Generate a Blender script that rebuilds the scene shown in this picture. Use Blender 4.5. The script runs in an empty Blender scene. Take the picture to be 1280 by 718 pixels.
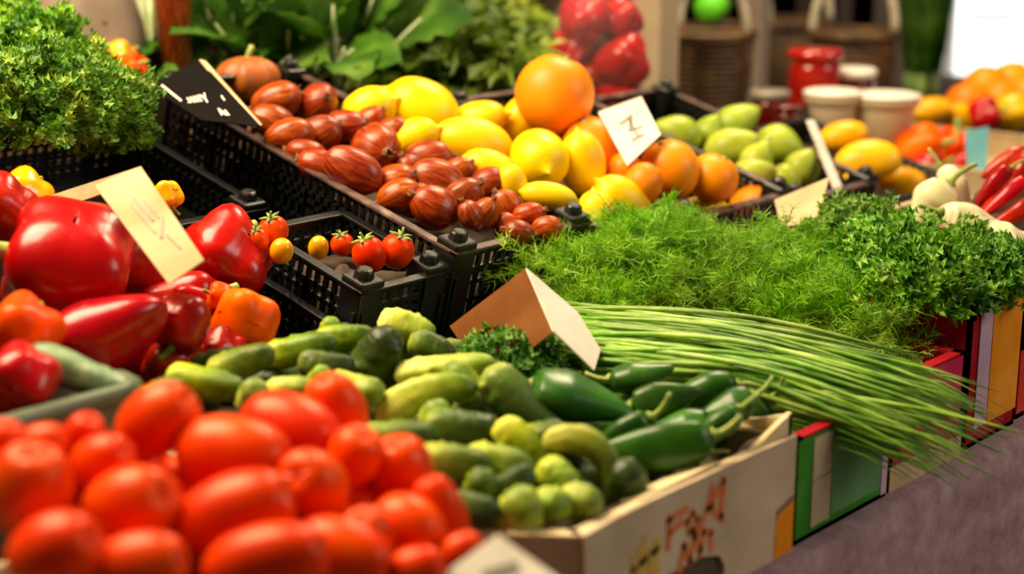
import bpy, math, random
import numpy as np
from mathutils import Vector, Matrix, Quaternion, noise
PI = math.pi
C = bpy.context.scene.collection
rnd = random.Random(7)

# ---------------------------------------------------------------- camera frame
AZ, PITCH, FPX = math.radians(42), math.radians(14.3), 2000.0
CAM = Vector((0, 0, 1.45))
FWD = Vector((math.cos(AZ), math.sin(AZ), 0))
RIGHT = Vector((math.sin(AZ), -math.cos(AZ), 0))
VIEW = FWD*math.cos(PITCH) - Vector((0, 0, math.sin(PITCH)))
UP = FWD*math.sin(PITCH) + Vector((0, 0, math.cos(PITCH)))
def ray(px, py): return VIEW + RIGHT*((px-640)/FPX) + UP*((359-py)/FPX)
def at(px, py, d): return CAM + ray(px, py)*d
def atz(px, py, z):
    r = ray(px, py); return CAM + r*((z-CAM.z)/r.z)
def on_plane(px, py, pl):            # pl = (X0, Y0, z0, kx, ky): a heap's sloping surface
    X0, Y0, z0, kx, ky = pl; r = ray(px, py)
    d = (z0 + kx*(CAM.x-X0) + ky*(CAM.y-Y0) - CAM.z)/(r.z - kx*r.x - ky*r.y)
    return d
def axis(a, t=0):                    # a: angle in the view, t: how far the tip leans to the viewer
    a, t = math.radians(a), math.radians(t)
    return (RIGHT*math.cos(a) + UP*math.sin(a))*math.cos(t) - VIEW*math.sin(t)

# ---------------------------------------------------------------- mesh building
class MB:
    def __init__(s): s.v = []; s.f = []
    def add(s, vs, fs):
        o = len(s.v); s.v += [tuple(p) for p in vs]; s.f += [tuple(i+o for i in q) for q in fs]
    def box(s, a, b, M=None):
        (x0, y0, z0), (x1, y1, z1) = a, b
        vs = [Vector(p) for p in ((x0,y0,z0),(x1,y0,z0),(x1,y1,z0),(x0,y1,z0),(x0,y0,z1),(x1,y0,z1),(x1,y1,z1),(x0,y1,z1))]
        if M: vs = [M @ p for p in vs]
        s.add(vs, [(3,2,1,0),(4,5,6,7),(0,1,5,4),(1,2,6,5),(2,3,7,6),(3,0,4,7)])
    def tube(s, pts, rad, n=6, cap=True):
        pts = [Vector(p) for p in pts]; m = len(pts)
        if not hasattr(rad, '__len__'): rad = [rad]*m
        vs = []; ref = None
        for i, p in enumerate(pts):
            t = (pts[min(i+1, m-1)] - pts[max(i-1, 0)]).normalized()
            if ref is None: ref = t.orthogonal().normalized()
            ref = (ref - t*ref.dot(t)).normalized(); b = t.cross(ref)
            for k in range(n):
                a = 2*PI*k/n; vs.append(p + (ref*math.cos(a) + b*math.sin(a))*rad[i])
        fs = [(i*n+k, i*n+(k+1) % n, (i+1)*n+(k+1) % n, (i+1)*n+k) for i in range(m-1) for k in range(n)]
        if cap: fs += [tuple(range(n))[::-1], tuple((m-1)*n+k for k in range(n))]
        s.add(vs, fs)
    def lathe(s, prof, n=24, fn=None):
        vs = []; m = len(prof)
        for i, (r, z) in enumerate(prof):
            for k in range(n):
                a = 2*PI*k/n; p = Vector((r*math.cos(a), r*math.sin(a), z))
                vs.append(fn(p, a, i/(m-1)) if fn else p)
        fs = [(i*n+k, i*n+(k+1) % n, (i+1)*n+(k+1) % n, (i+1)*n+k) for i in range(m-1) for k in range(n)]
        if prof[0][0] > 1e-6: fs.append(tuple(range(n))[::-1])
        if prof[-1][0] > 1e-6: fs.append(tuple((m-1)*n+k for k in range(n)))
        s.add(vs, fs)
    def grid(s, P, closed=False):
        r, c = len(P), len(P[0])
        s.add([p for row in P for p in row], [(i*c+j, i*c+j+1, (i+1)*c+j+1, (i+1)*c+j) for i in range(r-1) for j in range(c-1)])
    def prism(s, poly, off):         # flat polygon thickened by the vector off
        poly = [Vector(p) for p in poly]; off = Vector(off); n = len(poly)
        s.add(poly + [p+off for p in poly], [tuple(range(n))[::-1], tuple(range(n, 2*n))] + [(i, (i+1) % n, n+(i+1) % n, n+i) for i in range(n)])
    def mesh(s, name, mat=None, smooth=True):
        me = bpy.data.meshes.new(name); me.from_pydata(s.v, [], s.f)
        if mat: me.materials.append(mat)
        if smooth: me.polygons.foreach_set('use_smooth', [True]*len(me.polygons))
        me.update(); return me
    def build(s, name, mat, parent=None, smooth=True, bevel=0):
        o = bpy.data.objects.new(name, s.mesh(name, mat, smooth)); C.objects.link(o)
        if parent: o.parent = parent
        if bevel:
            b = o.modifiers.new('bevel', 'BEVEL'); b.width = bevel; b.segments = 2; b.limit_method = 'ANGLE'
        return o
def tag(o, label, cat, group=None, kind=None):
    o['label'] = label
    if kind: o['kind'] = kind
    if cat: o['category'] = cat
    if group: o['group'] = group
    return o
def empty(name, loc, label, cat, group=None, rot=None):
    o = bpy.data.objects.new(name, None); C.objects.link(o); o.location = loc; o.empty_display_size = .05
    if rot is not None: o.rotation_mode = 'QUATERNION'; o.rotation_quaternion = rot
    return tag(o, label, cat, group)
def put(name, me, loc, quat, scale, label=None, cat=None, group=None, parent=None):
    o = bpy.data.objects.new(name, me); C.objects.link(o)
    o.location = loc; o.rotation_mode = 'QUATERNION'; o.rotation_quaternion = quat; o.scale = scale
    if label: tag(o, label, cat, group)
    if parent: o.parent = parent
    return o
def zquat(ax, roll=0): return Vector(ax).to_track_quat('Z', 'Y') @ Quaternion((0, 0, 1), math.radians(roll))

# ---------------------------------------------------------------- materials
def srgb(c): return tuple((x/12.92 if x <= .04045 else ((x+.055)/1.055)**2.4) for x in c) + (1,)
def hexc(h): return srgb(tuple(int(h[i:i+2], 16)/255 for i in (0, 2, 4)))
class N:
    def __init__(s, name):
        s.m = bpy.data.materials.new(name); s.m.use_nodes = True; s.t = s.m.node_tree; s.b = s.t.nodes['Principled BSDF']
    def n(s, typ, **k):
        x = s.t.nodes.new(typ)
        for a, v in k.items():
            if a in x.inputs: x.inputs[a].default_value = v
            else: setattr(x, a, v)
        return x
    def l(s, a, b): s.t.links.new(a, b)
    def ramp(s, fac, stops):
        r = s.n('ShaderNodeValToRGB'); e = r.color_ramp.elements
        while len(e) < len(stops): e.new(.5)
        for q, (p, c) in zip(e, stops): q.position = p; q.color = hexc(c)
        s.l(fac, r.inputs[0]); return r.outputs[0]
    def coord(s, kind='Object'): return s.n('ShaderNodeTexCoord').outputs[kind]
    def noise(s, vec, scale, detail=4, rough=.55, dist=0):
        x = s.n('ShaderNodeTexNoise'); x.inputs['Scale'].default_value = scale; x.inputs['Detail'].default_value = detail
        x.inputs['Roughness'].default_value = rough; x.inputs['Distortion'].default_value = dist
        if vec is not None: s.l(vec, x.inputs['Vector'])
        return x.outputs['Fac']
    def vary(s, col, hue=.02, val=.25, sat=.1):
        oi = s.n('ShaderNodeObjectInfo').outputs['Random']; h = s.n('ShaderNodeHueSaturation')
        for inp, amp, mid in (('Hue', hue, .5), ('Value', val, 1), ('Saturation', sat, 1)):
            m = s.n('ShaderNodeMapRange'); m.inputs['To Min'].default_value = mid-(amp if inp != 'Saturation' else 0); m.inputs['To Max'].default_value = mid+amp
            if inp != 'Hue':
                f = s.n('ShaderNodeMath', operation='MULTIPLY'); f.inputs[1].default_value = 7.31 if inp == 'Value' else 3.77
                g = s.n('ShaderNodeMath', operation='FRACT'); s.l(oi, f.inputs[0]); s.l(f.outputs[0], g.inputs[0]); s.l(g.outputs[0], m.inputs[0])
            else: s.l(oi, m.inputs[0])
            s.l(m.outputs[0], h.inputs[inp])
        s.l(col, h.inputs['Color']); return h.outputs[0]
    def bump(s, h, strength, dist=.002):
        b = s.n('ShaderNodeBump'); b.inputs['Strength'].default_value = strength; b.inputs['Distance'].default_value = dist
        s.l(h, b.inputs['Height']); s.l(b.outputs[0], s.b.inputs['Normal'])
    def done(s, col, rough=.5, spec=.5, coat=0, sss=0, transl=0):
        if isinstance(col, str): s.b.inputs['Base Color'].default_value = hexc(col)
        else: s.l(col, s.b.inputs['Base Color'])
        s.b.inputs['Roughness'].default_value = rough; s.b.inputs['Specular IOR Level'].default_value = spec
        s.b.inputs['Coat Weight'].default_value = coat; s.b.inputs['Coat Roughness'].default_value = .15
        if transl:
            t = s.n('ShaderNodeBsdfTranslucent'); mx = s.n('ShaderNodeMixShader'); mx.inputs[0].default_value = transl
            if isinstance(col, str): t.inputs[0].default_value = hexc(col)
            else: s.l(col, t.inputs[0])
            s.l(s.b.outputs[0], mx.inputs[1]); s.l(t.outputs[0], mx.inputs[2])
            s.l(mx.outputs[0], s.t.nodes['Material Output'].inputs['Surface'])
        return s.m
def skin(name, stops, scale=18, rough=.3, bs=0, bd=.001, bstr=.3, coat=0, hue=.015, val=.15, zgrad=None, spec=.3, transl=0, sat=.08, tint=None):
    n = N(name); co = n.coord(); f = n.noise(co, scale)
    if zgrad:                                        # natural colour change from the blossom end to the stem end
        sp = n.n('ShaderNodeSeparateXYZ'); n.l(co, sp.inputs[0]); mr = n.n('ShaderNodeMapRange')
        mr.inputs['From Min'].default_value = zgrad[0]; mr.inputs['From Max'].default_value = zgrad[1]; n.l(sp.outputs[2], mr.inputs[0])
        ad = n.n('ShaderNodeMath', operation='MULTIPLY_ADD'); ad.inputs[1].default_value = .6; n.l(f, ad.inputs[0])
        sb = n.n('ShaderNodeMath', operation='SUBTRACT'); sb.inputs[1].default_value = .3; n.l(mr.outputs[0], ad.inputs[2]); n.l(ad.outputs[0], sb.inputs[0]); f = sb.outputs[0]
    col = n.vary(n.ramp(f, stops), hue, val, sat)
    if bs: n.bump(n.noise(co, bs, 3), bstr, bd)
    if tint: n.b.inputs['Specular Tint'].default_value = tint + (1,)
    return n.done(col, rough, spec, coat, transl=transl)
def plain(name, stops, scale=8, rough=.7, bs=60, bstr=.2, bd=.001, **k):
    n = N(name); co = n.coord(); col = n.ramp(n.noise(co, scale, 6), stops)
    if bs: n.bump(n.noise(co, bs, 4), bstr, bd)
    return n.done(col, rough, **k)

M = {}
M['tomato'] = skin('tomato_skin', [(.25, 'd0260a'), (.55, 'e6400e'), (.8, 'f0621a')], 14, .34, 0, spec=.3, hue=.004, val=.1, tint=(1, .62, .36))
M['gherkin'] = skin('gherkin_skin', [(.0, 'd2d662'), (.25, 'a2b23c'), (.55, '6e8628'), (.85, '465e1c')], 40, .42, 260, .0012, .5, hue=.012, val=.28, zgrad=(-.05, .045), sat=.12)
M['gherkin_pale'] = skin('pale_gherkin_skin', [(.0, 'e0e27a'), (.35, 'b9c552'), (.7, '8aa238'), (.95, '5d7c28')], 40, .42, 260, .0012, .5, hue=.01, val=.12, zgrad=(-.05, .05))
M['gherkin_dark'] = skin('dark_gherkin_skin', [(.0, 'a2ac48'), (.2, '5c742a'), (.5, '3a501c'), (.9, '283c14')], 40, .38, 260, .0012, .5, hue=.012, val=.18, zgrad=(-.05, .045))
M['green_pepper'] = skin('green_pepper_skin', [(.3, '1e4410'), (.55, '305c16'), (.8, '567e28')], 16, .36, 50, bd=.002, bstr=.3, coat=.15, hue=.012, val=.2)
M['red_pepper'] = skin('red_pepper_skin', [(.25, '8c0a06'), (.55, 'b4140a'), (.8, 'd02c10')], 12, .28, 45, bd=.003, bstr=.35, coat=.2, hue=.006, val=.15)
M['orange_pepper'] = skin('orange_pepper_skin', [(.25, 'd03a08'), (.55, 'f05c08'), (.8, 'f88010')], 12, .32, 0, spec=.2, tint=(1, .7, .4), hue=.01, val=.08)
M['yellow_pepper'] = skin('yellow_pepper_skin', [(.25, 'e08a10'), (.6, 'f2b418'), (.85, 'f6c83a')], 12, .22, 0, coat=.5, hue=.01, val=.08)
M['stem'] = skin('green_stalk', [(.3, '6d8a34'), (.7, 'b3bf6a')], 60, .5)
M['lemon'] = skin('lemon_peel', [(.25, 'f0b806'), (.55, 'fad010'), (.85, 'fde04a')], 12, .38, 300, .0012, .35, hue=.008, val=.06)
M['orange'] = skin('orange_peel', [(.25, 'ec7a08'), (.55, 'f79012'), (.85, 'fbae38')], 10, .4, 320, .0012, .35, hue=.012, val=.06)
M['pear'] = skin('pear_skin', [(.25, '86982e'), (.55, 'aab848'), (.85, 'ccca6e')], 14, .36, 0, hue=.012, val=.12)
M['mango'] = skin('mango_skin', [(.2, 'e09a10'), (.5, 'f2b418'), (.8, 'e8c22a')], 14, .35, 0, hue=.012, val=.1)
M['pale_pepper'] = skin('pale_pepper_skin', [(.25, 'e8dc98'), (.6, 'f4eec4'), (.85, 'f0d878')], 14, .3, 0, coat=.3, hue=.01, val=.08)
M['courgette'] = skin('courgette_skin', [(.3, '5a7450'), (.55, '7c9470'), (.8, 'a6b490')], 40, .4)
def shallot_skin():
    n = N('shallot_skin'); sp = n.n('ShaderNodeSeparateXYZ'); n.l(n.coord(), sp.inputs[0])
    a = n.n('ShaderNodeMath', operation='ARCTAN2'); n.l(sp.outputs[1], a.inputs[0]); n.l(sp.outputs[0], a.inputs[1])
    cb = n.n('ShaderNodeCombineXYZ'); n.l(a.outputs[0], cb.inputs[0])
    zz = n.n('ShaderNodeMath', operation='MULTIPLY'); zz.inputs[1].default_value = 9; n.l(sp.outputs[2], zz.inputs[0]); n.l(zz.outputs[0], cb.inputs[1])
    f = n.noise(cb.outputs[0], 4.5, 5, .65)
    col = n.vary(n.ramp(f, [(.3, '541a0c'), (.45, '863012'), (.6, 'b05424'), (.78, 'd49a66')]), .008, .3, .1)
    n.bump(f, .35, .0015); return n.done(col, .36, .35, coat=.15)
M['shallot'] = shallot_skin()
M['dry'] = plain('dry_neck_skin', [(.3, '6a3a1c'), (.7, 'b08050')], 40)
def leafmat(name, stops, scale, rough=.5, transl=.25, spec=.4, val=.15, hue=.01):
    n = N(name); co = n.coord(); return n.done(n.vary(n.ramp(n.noise(co, scale, 3), stops), hue, val, .08), rough, spec, transl=transl)
M['dill'] = leafmat('dill_leaf', [(.3, '4e8814'), (.5, '84b82a'), (.7, 'bade58')], 40, .5, .3)
M['parsley'] = leafmat('curly_parsley_leaf', [(.3, '2a5c10'), (.5, '5a921e'), (.72, 'b0cc46')], 30, .5, .25)
M['flatleaf'] = leafmat('parsley_leaf', [(.3, '3a6c18'), (.5, '629a2c'), (.72, '9ec454')], 30, .5, .25)
M['chive'] = leafmat('chive_blade', [(.3, '4e7e22'), (.5, '7aa63a'), (.72, 'b0cc68')], 25, .42, .12, .5, .3, .015)
M['lettuce'] = leafmat('lettuce_leaf', [(.3, '445e14'), (.5, '768e28'), (.72, 'b4bc54')], 14, .45, .3)
M['chard'] = leafmat('dark_green_leaf', [(.3, '284c14'), (.5, '426c24'), (.72, '7c9c48')], 14, .4, .25)
M['stalk'] = skin('pale_stalk', [(.3, 'b8c890'), (.7, 'dfe4c0')], 30, .45)
M['herb_stalk'] = skin('herb_stalk', [(.3, '6a8a3a'), (.7, '9cb468')], 30, .5)
M['black'] = plain('black_plastic', [(.3, '070808'), (.7, '111312')], 30, .38, 120, .15)
M['black_rim'] = plain('worn_black_plastic_rim', [(.3, '2c2220'), (.55, '5e4a44'), (.75, '94786c')], 40, .3, 120, .15)
M['graygreen'] = plain('grey_green_plastic', [(.3, '3c4a36'), (.7, '5d6a50')], 20, .4, 80, .15)
def cardboard(name, stops, ribs=True):
    n = N(name); co = n.coord(); f = n.noise(co, 14, 5)
    n.bump(n.noise(co, 150, 3), .12, .001); return n.done(n.ramp(f, stops), .8, .08)
M['white_card'] = cardboard('off_white_cardboard', [(.25, 'a8937a'), (.5, 'c0ab90'), (.75, 'd2c0a4')])
M['brown_card'] = cardboard('brown_cardboard', [(.25, '62371a'), (.5, '7a4a24'), (.75, '905e34')])
M['inner_card'] = cardboard('raw_cardboard_edge', [(.25, 'c0a878'), (.5, 'd8c498'), (.75, 'e6d8b0')])
M['green_card'] = cardboard('green_printed_cardboard', [(.25, '2c6a1c'), (.5, '3c8228'), (.75, '5c9c48')])
M['red_card'] = cardboard('dark_red_printed_cardboard', [(.25, '7a0a14'), (.5, '96121e'), (.75, 'aa2430')])
M['magenta_card'] = cardboard('magenta_printed_cardboard', [(.25, '96143c'), (.5, 'b4244c'), (.75, 'c44a68')])
M['lilac_card'] = cardboard('lilac_printed_panel', [(.25, 'a888a4'), (.5, 'b89ab0'), (.75, 'caaec0')])
M['orange_card'] = cardboard('orange_printed_cardboard', [(.25, 'c86a10'), (.5, 'dc8418'), (.75, 'e89c38')])
M['red_plastic'] = plain('red_plastic', [(.3, 'b8140c'), (.7, 'd42a18')], 20, .35, 80, .1)
M['tag_white'] = cardboard('white_price_card', [(.25, 'ccc4b4'), (.5, 'dcd6c8'), (.75, 'e8e2d8')])
M['tag_cream'] = cardboard('cream_price_card', [(.25, 'a89068'), (.5, 'bca680'), (.75, 'ccb896')])
M['tag_black'] = cardboard('black_price_card', [(.25, '060404'), (.6, '0e0909')])
M['ink'] = plain('grey_ink', [(.3, '6a665a'), (.7, '8e8a7c')], 30, .6, 0)
M['chalk'] = plain('chalk_mark', [(.3, 'c8bcb4'), (.7, 'e6dcd6')], 30, .9, 0)
M['print_orange'] = plain('orange_print', [(.3, 'c45c24'), (.7, 'd88444')], 60, .7, 0)
M['print_yellow'] = plain('yellow_print', [(.3, 'bc9028'), (.7, 'd4b04c')], 60, .7, 0)
M['print_brown'] = plain('brown_print', [(.3, '7a5838'), (.7, '94704c')], 60, .7, 0)
M['print_pale'] = plain('pale_green_print', [(.3, 'b4b898'), (.7, 'c8ccb0')], 60, .7, 0)
M['steel'] = plain('dull_metal', [(.3, '787066'), (.7, '98907f')], 20, .4, 0)
M['wood'] = plain('brown_wood', [(.3, '4a2e18'), (.7, '70481f')], 14, .6, 60)
M['post_beige'] = plain('beige_painted_post', [(.3, 'b09a7c'), (.7, 'c8b494')], 8, .6, 0)
M['post_grey'] = plain('grey_brown_post', [(.3, '7c6c5c'), (.7, '948474')], 8, .6, 0)
M['post_white'] = plain('white_pole', [(.3, 'e6e6e2'), (.7, 'f4f4f0')], 8, .5, 0)
M['ceramic'] = plain('cream_pot', [(.3, 'b4a484'), (.7, 'cabc9c')], 10, .5, 0)
M['white_lid'] = plain('white_lid', [(.3, 'e4ddcc'), (.7, 'f0eadc')], 10, .4, 0)
M['jam'] = plain('red_jar_glaze', [(.3, '96100c'), (.7, 'c42414')], 10, .15, 0, coat=.6)
M['jam_dark'] = plain('dark_red_glass', [(.3, '4a0a0c'), (.7, '7a1a14')], 10, .12, 0, coat=.6)
M['wicker'] = None
def wicker():
    n = N('woven_wicker'); co = n.coord(); w = n.n('ShaderNodeTexWave', wave_type='BANDS', bands_direction='Z'); w.inputs['Scale'].default_value = 28; w.inputs['Distortion'].default_value = 3
    n.l(co, w.inputs['Vector']); n.bump(w.outputs['Fac'], .6, .004)
    return n.done(n.ramp(n.noise(co, 25, 5), [(.3, '3a2612'), (.55, '5c401e'), (.8, '80602e')]), .6)
M['wicker'] = wicker()
M['handle'] = plain('pale_cane', [(.3, 'a89c84'), (.7, 'cfc4ac')], 20, .5, 0)
def cloth(name, stops):
    n = N(name); co = n.coord(); w = n.n('ShaderNodeTexWave', wave_type='BANDS', bands_direction='X'); w.inputs['Scale'].default_value = 120; w.inputs['Distortion'].default_value = 1.5
    n.l(co, w.inputs['Vector']); f = n.noise(co, 35, 6, .7)
    n.bump(w.outputs['Fac'], .15, .001); return n.done(n.ramp(f, stops), .9, .2)
M['cloth'] = cloth('mauve_woven_cloth', [(.3, '84686e'), (.5, '9e8086'), (.7, 'b4969c')])
M['floor'] = plain('grey_concrete_floor', [(.3, '6a6258'), (.7, '8a8074')], 4, .8, 60)
M['wall'] = plain('dark_brown_boards', [(.3, '2a1a0c'), (.7, '46301a')], 5, .8, 30)
M['white_panel'] = plain('white_painted_panel', [(.3, 'eeeae6'), (.7, 'faf8f6')], 5, .6, 0)
M['pink_stripe'] = plain('pink_stripe', [(.3, 'd46a78'), (.7, 'e08a94')], 5, .6, 0)
M['teal_card'] = plain('teal_card', [(.3, '4a8a94'), (.7, '6aa4a8')], 8, .6, 0)
M['neon_green'] = plain('bright_green_skin', [(.3, '52c814'), (.7, '78e030')], 12, .35, 0)
# ---------------------------------------------------------------- fruit and vegetable bodies (unit: metres, long axis = local Z, centred)
def ell(L, D, m=16, pw=1.0, low=0, high=0):
    """profile of an ovoid of length L and diameter D; pw<1 fuller, low/high pinch the ends"""
    out = []
    for i in range(m+1):
        t = -1 + 2*i/m; s = math.sin(t*PI/2)
        r = max(0, math.cos(t*PI/2))**pw
        r *= 1 - (low*max(0, -s)**2 + high*max(0, s)**2)
        out.append((D/2*r if 0 < i < m else 0.0, s*L/2))
    return out
def tomato_mesh(seed):
    r = random.Random(seed); b = MB(); ph = r.random()*6
    def fn(p, a, t):
        k = 1 + .022*math.cos(3*a+ph)*(t) + .012*math.cos(2*a+ph*2)
        z = p.z
        if t > .8: z -= .006*((t-.8)/.2)**2*(1+.3*math.cos(5*a))
        return Vector((p.x*k, p.y*k*.96, z)) + Vector((.0015*math.sin(z*40+ph), 0, 0))
    b.lathe(ell(.072, .056, 20, .82), 28, fn); return b.mesh('plum_tomato', M['tomato'])
def gherkin_mesh(seed, bend=.0, mat='gherkin', L=.1, D=.03):
    r = random.Random(seed); b = MB(); off = Vector((r.random()*9, r.random()*9, 0))
    n = 26; prof = []
    for i in range(n+1):
        t = -1+2*i/n; rr = (max(0, 1-abs(t)**4.0))**.5*(1-.14*t) ; prof.append((D/2*rr if 0 < i < n else 0, t*L/2))
    def fn(p, a, t):
        q = p*60; w = noise.noise(Vector((math.cos(a)*2.4, math.sin(a)*2.4, p.z*110))+off)
        wart = max(0, w-.2)*.0055
        k = 1 + .05*math.cos(5*a) + wart/(D/2) + .06*noise.noise(p*25+off)
        x, y, z = p.x*k, p.y*k, p.z
        if bend:                                    # bend the fruit into an arc of total angle `bend`
            R = L/bend; th = z/R; x2 = R - (R-x)*math.cos(th); z2 = (R-x)*math.sin(th); x, z = x2 - R*(1-math.cos(bend/2))*.5, z2
        return Vector((x, y, z))
    b.lathe(prof, 22, fn); return b.mesh('gherkin', M[mat])
def bell_mesh(seed, mat, L=.1, D=.1, lobes=4, taper=0., wr=.13):
    r = random.Random(seed); b = MB(); ph = r.random()*6; off = Vector((r.random()*9,)*3)
    n = 24; prof = []
    for i in range(n+1):
        t = i/n                                      # 0 = blossom end, 1 = stem end
        rr = (max(0, 1-abs(2*t-1)**3.2))**.55*(1 - taper*(1-t)**1.1)
        prof.append((D/2*rr if 0 < i < n else 0, (t-.5)*L))
    def fn(p, a, t):
        lob = math.cos(lobes*a+ph)
        k = 1 + .11*lob*(.45+.55*abs(2*t-1)) - .05*max(0, -lob)**3 + wr*noise.noise(p*22+off)
        z = p.z
        rr = math.hypot(p.x, p.y)/(D/2)
        if t > .8: z -= .16*L*(1-rr)**2*1.2
        if t < .15 and taper < .4: z += .1*L*(1-rr)**2*(1+.4*lob)
        z += .035*L*lob*(1 if t > .5 else -1)*rr
        return Vector((p.x*k, p.y*k, z))
    b.lathe(prof, 32, fn); return b.mesh('pepper', M[mat])
def stem_mesh(L=.03, r0=.008, r1=.005, bend=.6, flare=1.9, mat='stem'):
    b = MB(); pts = [(L*bend*(i/6)**2*.5, 0, L*i/6) for i in range(7)]
    b.tube(pts, [r0*flare if i == 0 else r0+(r1-r0)*i/6 for i in range(7)], 9); return b.mesh('stem', M[mat])
def long_pepper_mesh(seed, mat, L=.13, D=.045, bend=.5, flat=.75):
    r = random.Random(seed); b = MB(); off = Vector((r.random()*9,)*3); ph = r.random()*6
    n = 28; prof = []
    for i in range(n+1):
        t = i/n; rr = min(1, (t*1.7)**.6)*(max(0, 1-max(0, (t-.5)/.5)**2.6))**.62
        prof.append((D/2*rr if 0 < i < n else 0, (t-.5)*L))
    def fn(p, a, t):
        k = 1 + .10*math.cos(3*a+ph)*(.3+.7*t) + .14*noise.noise(Vector((p.x*18, p.y*18, p.z*22))+off)
        x, y, z = p.x*k, p.y*k*flat, p.z
        if t > .86: z -= .012*(1-math.hypot(p.x, p.y)/(D/2))
        if bend:
            R = L/bend; th = z/R; x, z = R-(R-x)*math.cos(th), (R-x)*math.sin(th)
        return Vector((x, y, z))
    b.lathe(prof, 24, fn); return b.mesh('long_pepper', M[mat])
def shallot_mesh(seed):
    r = random.Random(seed); b = MB(); ph = r.random()*6; off = Vector((r.random()*9,)*3)
    n = 22; prof = []
    for i in range(n+1):
        t = i/n
        rr = max(0, 1-abs(2*t-1)**2.5)**.6*(1-.16*max(0, t-.5)/.5)
        if t > .93: rr = max(rr*.6, .14)
        prof.append((.025*rr if 0 < i < n else 0, (t-.5)*.062))
    def fn(p, a, t):
        k = 1 + .05*math.cos(2*a+ph) + .035*math.cos(9*a+ph)*(.3+t) + .05*noise.noise(p*30+off)
        return Vector((p.x*k*1.03, p.y*k*.95, p.z))
    b.lathe(prof, 26, fn); return b.mesh('shallot', M['shallot'])
def neck_mesh(seed):
    r = random.Random(seed); b = MB()
    for k in range(7):
        a = 2*PI*k/7; w = r.uniform(.5, 1.2)
        b.tube([(.003*math.cos(a), .003*math.sin(a), .027), (.0035*w*math.cos(a), .0035*w*math.sin(a), .032), (.005*w*math.cos(a+.4), .005*w*math.sin(a+.4), .034+.003*w)], [.0026, .0016, .0005], 5)
    return b.mesh('dry_neck', M['dry'])
def roottuft_mesh():
    r = random.Random(5); b = MB()
    b.lathe([(0, -.0325), (.0075, -.0315), (.009, -.029), (.006, -.026)], 12)
    for k in range(16):
        a = r.random()*6.28; q = r.random()*.007
        b.tube([(q*math.cos(a), q*math.sin(a), -.031), (q*1.5*math.cos(a), q*1.5*math.sin(a), -.0345)], [.0009, .0003], 4)
    return b.mesh('root_end', M['dry'])
def lemon_mesh(seed):
    r = random.Random(seed); b = MB(); off = Vector((r.random()*9,)*3)
    prof = ell(.078, .066, 22, .86)
    prof = [(q[0], q[1]) for q in prof]; m = len(prof)-1
    def fn(p, a, t):
        z = p.z; s = abs(2*t-1)
        if s > .78: z += math.copysign((s-.78)/.22, z)**3*.009 if z > 0 else -((s-.78)/.22)**3*.005
        k = 1 + .035*noise.noise(p*30+off) - (.12*((s-.8)/.2) if s > .8 else 0)
        return Vector((p.x*k, p.y*k, z))
    b.lathe(prof, 28, fn); return b.mesh('lemon', M['lemon'])
def orange_mesh(seed):
    r = random.Random(seed); b = MB(); off = Vector((r.random()*9,)*3)
    def fn(p, a, t):
        k = 1 + .018*noise.noise(p*25+off); z = p.z*.96
        rr = math.hypot(p.x, p.y)
        if t > .5: z -= .004*max(0, 1-rr/.014)
        return Vector((p.x*k, p.y*k, z))
    b.lathe(ell(.08, .08, 22, 1.0), 30, fn); return b.mesh('orange', M['orange'])
def pear_mesh(seed):
    r = random.Random(seed); b = MB(); off = Vector((r.random()*9,)*3)
    n = 22; prof = []
    for i in range(n+1):
        t = i/n; rr = math.sin(PI*t**.88)**.62*(1-.24*t*t)
        prof.append((.036*rr if 0 < i < n else 0, (t-.45)*.088))
    def fn(p, a, t):
        k = 1+.03*noise.noise(p*28+off); return Vector((p.x*k, p.y*k, p.z))
    b.lathe(prof, 26, fn); return b.mesh('pear', M['pear'])
def mango_mesh(seed):
    r = random.Random(seed); b = MB(); off = Vector((r.random()*9,)*3)
    def fn(p, a, t):
        k = 1+.03*noise.noise(p*20+off); return Vector((p.x*k+.008*math.sin(t*PI), p.y*k*.84, p.z))
    b.lathe(ell(.11, .072, 22, .85, .12, .0), 26, fn); return b.mesh('mango', M['mango'])
def cherry_mesh(mat='tomato'):
    b = MB(); b.lathe(ell(.03, .032, 14, .95), 20, lambda p, a, t: Vector((p.x, p.y, p.z-(.003*(max(0, t-.85)/.15)))))
    return b.mesh('cherry_tomato', M[mat])
def calyx_mesh():
    b = MB()
    for k in range(5):
        a = 2*PI*k/5
        b.tube([(0, 0, .0125), (.006*math.cos(a), .006*math.sin(a), .0155), (.012*math.cos(a), .012*math.sin(a), .0165)], [.0016, .0022, .0004], 4)
    b.tube([(0, 0, .012), (.001, 0, .019), (.003, 0, .023)], [.0015, .0012, .0012], 5); return b.mesh('calyx', M['herb_stalk'])
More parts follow.
